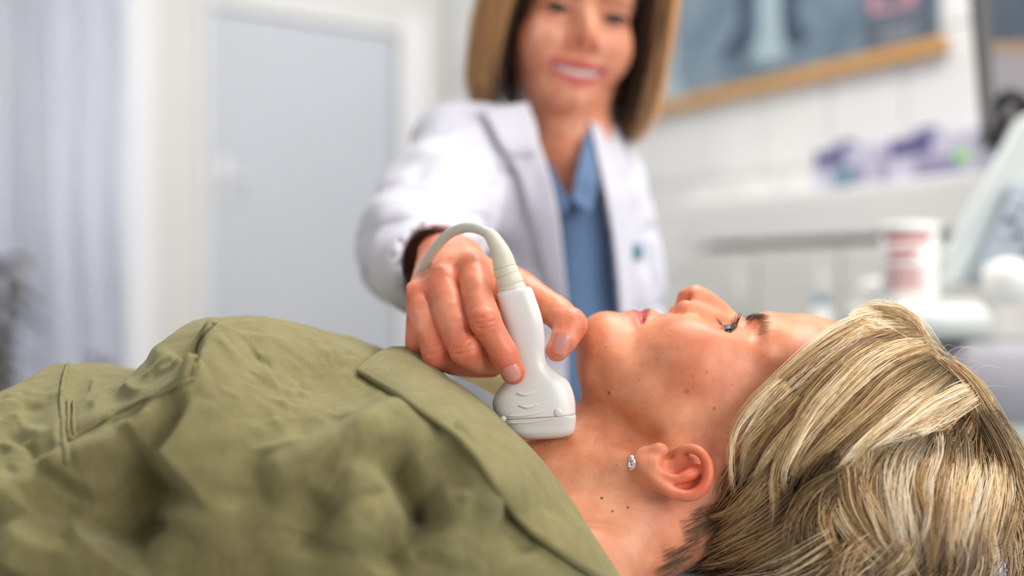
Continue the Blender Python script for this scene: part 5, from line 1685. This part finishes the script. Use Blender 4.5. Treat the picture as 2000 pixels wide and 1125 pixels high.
# brows and lashes
M['lash'] = mat('lash_hair', (.02, .013, .010), .5, .2, 60)
LS = [(.10, .056, .032), (.15, .09, .052)]
for s in (1, -1):
    g = []
    def brow_f(p):
        m_ = (np.abs(pV[:, 0] - p[0]) < .0022) & (np.abs(pV[:, 2] - p[2]) < .0022)
        return pV[m_, 1].max() if m_.any() else p[1]
    br = spline([(.0570, .0985, .010 * s), (.0590, .0985, .016 * s), (.0605, .0945, .026 * s), (.0600, .0870, .037 * s), (.0570, .0780, .046 * s)], 46)
    for i, b in enumerate(br):
        u = i / 45; bf = brow_f(b)
        out = np.array([.75, .95 - .9 * u, (.12 + .55 * u) * s]); out /= np.linalg.norm(out)
        L = .0088 * (1 - .35 * u)
        for _ in range(4 if u < .5 else 2):
            j = np.random.default_rng(i * 17 + _).normal(0, .0012, 3) * np.array([.9, .3, 1])
            p0 = b + j; p0[1] = bf - .0006
            g.append(dict(pts=HL([p0, p0 + out * L * .5, p0 + out * L * .9 + np.array([.003, -.001, .002 * s])]), n=1, spread=(0, 0, 0), r=.00016 if u < .5 else .00011, cols=LS, wav=0, cut=1.0))
    strands('eyebrow', g, M['hair'], patient, npts=6)
    g = []
    ec = np.array([EA, .0760, .0315 * s])
    for base, n_, bias, L in (([(.0360, .0795, .0455 * s), (.0435, .0868, .0408 * s), (.0462, .0893, .0330 * s), (.0440, .0885, .0210 * s)], 30, np.array([.0, .95, .10 * s]), .0096),
                              ([(.0335, .0800, .0452 * s), (.0345, .0865, .0400 * s), (.0346, .0890, .0330 * s), (.0365, .0880, .0230 * s)], 14, np.array([-.65, .75, .0]), .0065)):
        for i, b in enumerate(spline(base, n_)):
            rr_ = np.random.default_rng(i + 77)
            o_ = (b - ec); o_ /= np.linalg.norm(o_); o_ = o_ + bias + rr_.normal(0, .16, 3); o_ /= np.linalg.norm(o_)
            l = L * rr_.uniform(.75, 1.1)
            curl = np.array([.32 if L > .008 else -.3, .25, 0])
            g.append(dict(pts=HL([b - o_ * .001, b + o_ * l * .45, b + o_ * l * .85 + curl * l * .3]), n=1, spread=(0, 0, 0), r=.00017, cols=[(.018, .011, .008)], wav=0, cut=1.0))
    strands('eyelashes', g, M['hair'], patient, npts=7)
    MB().tube(spline(HL([(.0345, .0785, .0458 * s), (.0430, .0868, .0410 * s), (.0458, .0893, .0330 * s), (.0438, .0885, .0215 * s)]), 16), .0007 * np.sin(np.linspace(.5, 2.7, 16)), 6).build('lash_line', M['lash'], patient)

# ear stud: small silver hoop with stones
er = skin_hit(1240, 902); er = er if er is not None else W(1236, 903, -.04)
er = er + np.array([-.0035, -.0015, .0005])
M['silver'] = mat('polished_silver', (.72, .72, .74), .12, .05, 300, metal=1.0)
k = NT('clear_stone'); k.b.inputs['Base Color'].default_value = (.95, .97, 1, 1); k.b.inputs['Roughness'].default_value = .03; k.b.inputs['Transmission Weight'].default_value = .6; k.b.inputs['IOR'].default_value = 1.9
mb = MB(); t_ = np.linspace(0, 2 * np.pi, 25)
ringp = er + np.stack([.0014 * np.cos(t_) * 1.0, -.0030 * np.cos(t_), .0040 * np.sin(t_)], 1)
hoop = mb.tube(ringp, .0011, 10, False).build('earring', M['silver'], patient)
for q_ in range(5):
    an = -1.2 + q_ * .6
    c = er + np.array([-.0010 + .0014 * math.cos(an), -.0030 * math.cos(an) - .0007, .0040 * math.sin(an)])
    MB().lathe([(.0004, -.0008), (.0010, -.0002), (.0010, .0003), (.0006, .0008)], c, (-.3, -.9, .2), 8).build('stone', k.m, hoop, False)

# ================================================================== couch, pillow and the equipment at the right
vinyl = mat('couch_vinyl', (.30, .36, .38), .45, .05, 20)
cushion_blue = mat('pillow_cover_blue', (.42, .52, .70), .8, .05, 30, bump=.3, bscale=90)
couch = empty('exam_couch', (0, .05, 0), 'padded exam couch the patient lies on', 'couch')
MB().box((-.25, .05, ZBED - .045), (2.0, .62, .08), None, .025).build('couch_pad', vinyl, couch)
MB().box((-.25, .05, ZBED - .115), (1.9, .5, .05), None, .008).build('couch_frame', M['metal'], couch, False)
for x in (-1.1, .6):
    for y in (-.12, .22):
        MB().tube([(x, y, ZBED - .12), (x, y, .05)], .022, 14).build('leg', M['metal'], couch)
        MB().lathe([(.03, 0), (.034, .01), (.034, .05), (.02, .06)], (x, y, .0), (0, 0, 1), 16).build('foot', M['black_plastic'], couch)
# pillow under head and neck
U, Vv = np.linspace(-1, 1, 40), np.linspace(-1, 1, 40)
def pillow_grid(sgn):
    Gp = np.zeros((40, 40, 3))
    for i, u in enumerate(U):
        for j, v in enumerate(Vv):
            h = max(0, (1 - abs(u) ** 3.5)) ** .55 * max(0, (1 - abs(v) ** 3.5)) ** .55
            dent = math.exp(-(((u - .1) / .6) ** 2 + ((v) / .6) ** 2)) * .3
            Gp[i, j] = (.235 + u * .20, .04 + v * .20, ZBED + .008 + sgn * (.012 * h * (1 - dent)))
    return Gp
pm = MB(); pm.grid(pillow_grid(1)); pm.grid(pillow_grid(-1)[::-1])
pl_ = pm.build('pillow', cushion_blue); tag(pl_, 'thin blue pillow under the patient\'s neck and head', 'pillow')

# ultrasound machine: console, arm, screen, tray
um = empty('ultrasound_machine', (W(1930, 700, .75)[0], .75, 0), 'pale grey ultrasound machine with slanted console beside the tiled wall', 'machine')
def slab(pts, depth, name, mt, parent, bev=.0):
    """solid plate: outline points (px, py, Y) extruded along depth (world vector)"""
    P = np.array([W(*p) for p in pts]); n = len(P); dp = np.asarray(depth, float)
    V = np.concatenate([P, P + dp]); T = []
    for i in range(1, n - 1): T += [[0, i + 1, i], [n, n + i, n + i + 1]]
    Q = [[i, (i + 1) % n, n + (i + 1) % n, n + i] for i in range(n)]
    mb = MB(); mb.add(V, Q, T); o = mb.build(name, mt, parent, False)
    if bev:
        b = o.modifiers.new('bevel', 'BEVEL'); b.width = bev; b.segments = 3; b.limit_method = 'ANGLE'
    return o
slab([(1832, 560, .66), (1846, 500, .66), (1990, 232, .74), (2120, 180, .82), (2150, 300, .82), (1925, 560, .70)], (.02, .05, .01), 'console_panel', M['panel'], um, .008)
slab([(1900, 545, .655), (1985, 360, .70), (2120, 330, .76), (2120, 560, .74)], (.01, .03, .0), 'keyboard', M['blue_grey'], um, .006)
for i in range(4):
    for j in range(5):
        c = W(1945 + i * 26 + j * 9, 520 - j * 30, .645 + .012 * j)
        MB().box(c, (.012, .006, .010), None, .002).build('key', M['grey_plastic'] if (i + j) % 3 else M['black_plastic'], um, False)
P = W(1968, 545, .64)
MB().lathe([(.030, -.012), (.032, 0), (.030, .006), (.022, .018), (.010, .026), (.002, .028)], P, (-.2, -.8, .5), 28).build('track_ball', M['white_plastic'], um)
MB().tube(spline([W(1830, 575, .95), W(1800, 560, 1.0), W(1740, 560, 1.05), W(1690, 570, 1.08)], 24), .020, 14).build('support_arm', M['white_plastic'], um)
MB().box((.90, .76, .40), (.40, .34, .60), None, .03).build('machine_body', M['grey_plastic'], um)
bx0 = W(1878, 0, .58)[0]
MB().box((bx0 + .15, .66, W(0, 758, .58)[2]), (.30, .16, .115), None, .022).build('front_pad', mat('grey_pad', (.36, .36, .40), .7, .05, 40), um)
MB().box((bx0 + .15, .66, W(0, 860, .58)[2]), (.24, .14, .06), None, .015).build('front_pad_foot', mat('pale_green_pad', (.55, .62, .58), .6, .05, 40), um)
MB().box((.90, .72, .05), (.44, .5, .06), None, .02).build('machine_base', M['black_plastic'], um)
for sx in (-.14, .14):
    for sy in (-.2, .2):
        MB().lathe([(.024, -.012), (.03, -.01), (.03, .01), (.024, .012)], (.90 + sx, .72 + sy, .03), (1, 0, 0), 18).build('wheel', M['black_plastic'], um)
MB().tube(spline([W(1850, 690, .70), W(1862, 720, .72), W(1900, 760, .74)], 8), .014, 10).build('cable_hook', M['black_plastic'], um)
# flat screen on its arm
us = empty('monitor', W(1960, 260, .95), 'dark flat monitor with black bezel at the right edge', 'monitor')
k = NT('screen_glass'); k.b.inputs['Base Color'].default_value = (.035, .055, .085, 1); k.b.inputs['Roughness'].default_value = .08
slab([(1930, -80, .92), (2160, -80, 1.05), (2170, 330, 1.05), (1944, 272, .92)], (.01, .03, 0), 'screen', k.m, us)
slab([(1896, -80, .80), (1932, -80, .80), (1946, 276, .80), (1926, 290, .80)], (.012, .04, 0), 'bezel', M['black_plastic'], us, .003)
slab([(1932, 82, .90), (2040, 78, .97), (2040, 100, .97), (1934, 104, .90)], (.001, .004, 0), 'screen_strip', mat('tan_strip', (.28, .19, .12), .5), us)
slab([(1934, 106, .90), (2040, 102, .97), (2040, 300, .97), (1944, 262, .90)], (.001, .004, 0), 'screen_lower_area', mat('grey_screen_area', (.26, .24, .26), .3), us)
MB().tube(spline([W(1934, 280, .9), W(1945, 220, .86), W(1968, 186, .84), W(1992, 196, .84), W(2030, 240, .86)], 20), .011, 10).build('monitor_arm', M['black_plastic'], us)
MB().tube(spline([W(1945, 300, .88), W(1960, 250, .85), W(1985, 220, .85), W(2020, 215, .85)], 16), .007, 8).build('monitor_cable', M['black_plastic'], us)
# tray with the wipes tub
tray_m = mat('tray_pale_green', (.66, .72, .68), .35, .03, 20)
ty = .62
c0, c1 = W(1730, 592, ty), W(1936, 592, ty); zt_ = c0[2]; zb_ = W(1730, 664, ty)[2]
trl = (c0 + c1) / 2
tr_o = um
MB().box((trl[0], ty + .08, (zt_ + zb_) / 2), (c1[0] - c0[0], .2, (zt_ - zb_)), None, .016).build('tray_body', tray_m, tr_o)
MB().box((trl[0], ty + .08, zt_ + .002), (c1[0] - c0[0] - .03, .17, .004), None, .001).build('tray_mat', M['white_plastic'], tr_o, False)
MB().tube([(trl[0] + .05, ty + .09, zb_ + .005), (trl[0] + .16, ty + .09, zb_ - .1), (.80, ty + .05, .6)], .02, 14).build('tray_post', M['metal'], tr_o)
yb_ = ty + .06
cl, cr_ = W(1724, 0, yb_)[0], W(1830, 0, yb_)[0]; rad_ = (cr_ - cl) / 2
hgt = W(0, 436, yb_)[2] - (zt_ + .004)
tub_c = np.array([(cl + cr_) / 2, yb_, zt_ + .004])
tub = empty('wipes_tub', tub_c, 'white cylindrical wipes tub with red print on the machine\'s tray', 'tub')
MB().lathe([(rad_ * .94, 0), (rad_, .004), (rad_, hgt * .86), (rad_ * .97, hgt * .87)], tub_c, (0, 0, 1), 40).build('tub_body', M['white_plastic'], tub)
MB().lathe([(rad_ * 1.01, hgt * .872), (rad_ * 1.03, hgt * .88), (rad_ * 1.03, hgt * .97), (rad_ * .95, hgt * 1.0)], tub_c, (0, 0, 1), 40).build('tub_lid', M['white_plastic'], tub)
redp = mat('red_print', (.62, .10, .10), .5, .1, 30)
def band(z0, z1, a0, a1, name):
    A_ = np.linspace(a0, a1, 16); G_ = np.zeros((16, 2, 3))
    for i, a in enumerate(A_):
        for j, z in enumerate((z0, z1)):
            G_[i, j] = tub_c + np.array([rad_ * 1.008 * math.sin(a), -rad_ * 1.008 * math.cos(a), z])
    MB().grid(G_).build(name, redp, tub)
band(hgt * .74, hgt * .83, -1.35, .35, 'printed_band')
band(hgt * .60, hgt * .655, -1.2, .0, 'printed_word')
band(hgt * .52, hgt * .57, -1.2, -.25, 'printed_word')
for q_ in range(7):
    band(hgt * (.12 + .048 * q_), hgt * (.14 + .048 * q_), -1.2, .15 - .2 * (q_ % 2), 'printed_line')
# small bottle with dark cap
pb_ = W(1606, 640, 1.0)
bo = empty('bottle', pb_, 'small white bottle with a dark teal cap behind the patient\'s nose', 'bottle')
hb = W(0, 596, 1.0)[2] - pb_[2]
MB().lathe([(.014, 0), (.0155, .003), (.0155, hb * .9), (.010, hb)], pb_, (0, 0, 1), 24).build('bottle_body', M['white_plastic'], bo)
MB().lathe([(.011, hb), (.0125, hb + .001), (.0125, hb + .014), (.010, hb + .016)], pb_, (0, 0, 1), 24).build('cap', teal, bo)
# trolley that carries the bottle
tro = empty('trolley', (pb_[0] - .05, 1.03, 0), 'low white trolley behind the patient\'s head', 'trolley')
MB().box((pb_[0] - .06, 1.03, pb_[2] - .011), (.18, .24, .022), None, .006).build('trolley_top', M['white_plastic'], tro, False)
MB().box((pb_[0] - .06, 1.03, pb_[2] - .40), (.18, .24, .018), None, .006).build('trolley_shelf', M['white_plastic'], tro, False)
for sx in (-.08, .08):
    for sy in (-.1, .1):
        MB().tube([(pb_[0] - .06 + sx, 1.03 + sy, pb_[2] - .02), (pb_[0] - .06 + sx, 1.03 + sy, .0)], .010, 10).build('leg', M['metal'], tro)
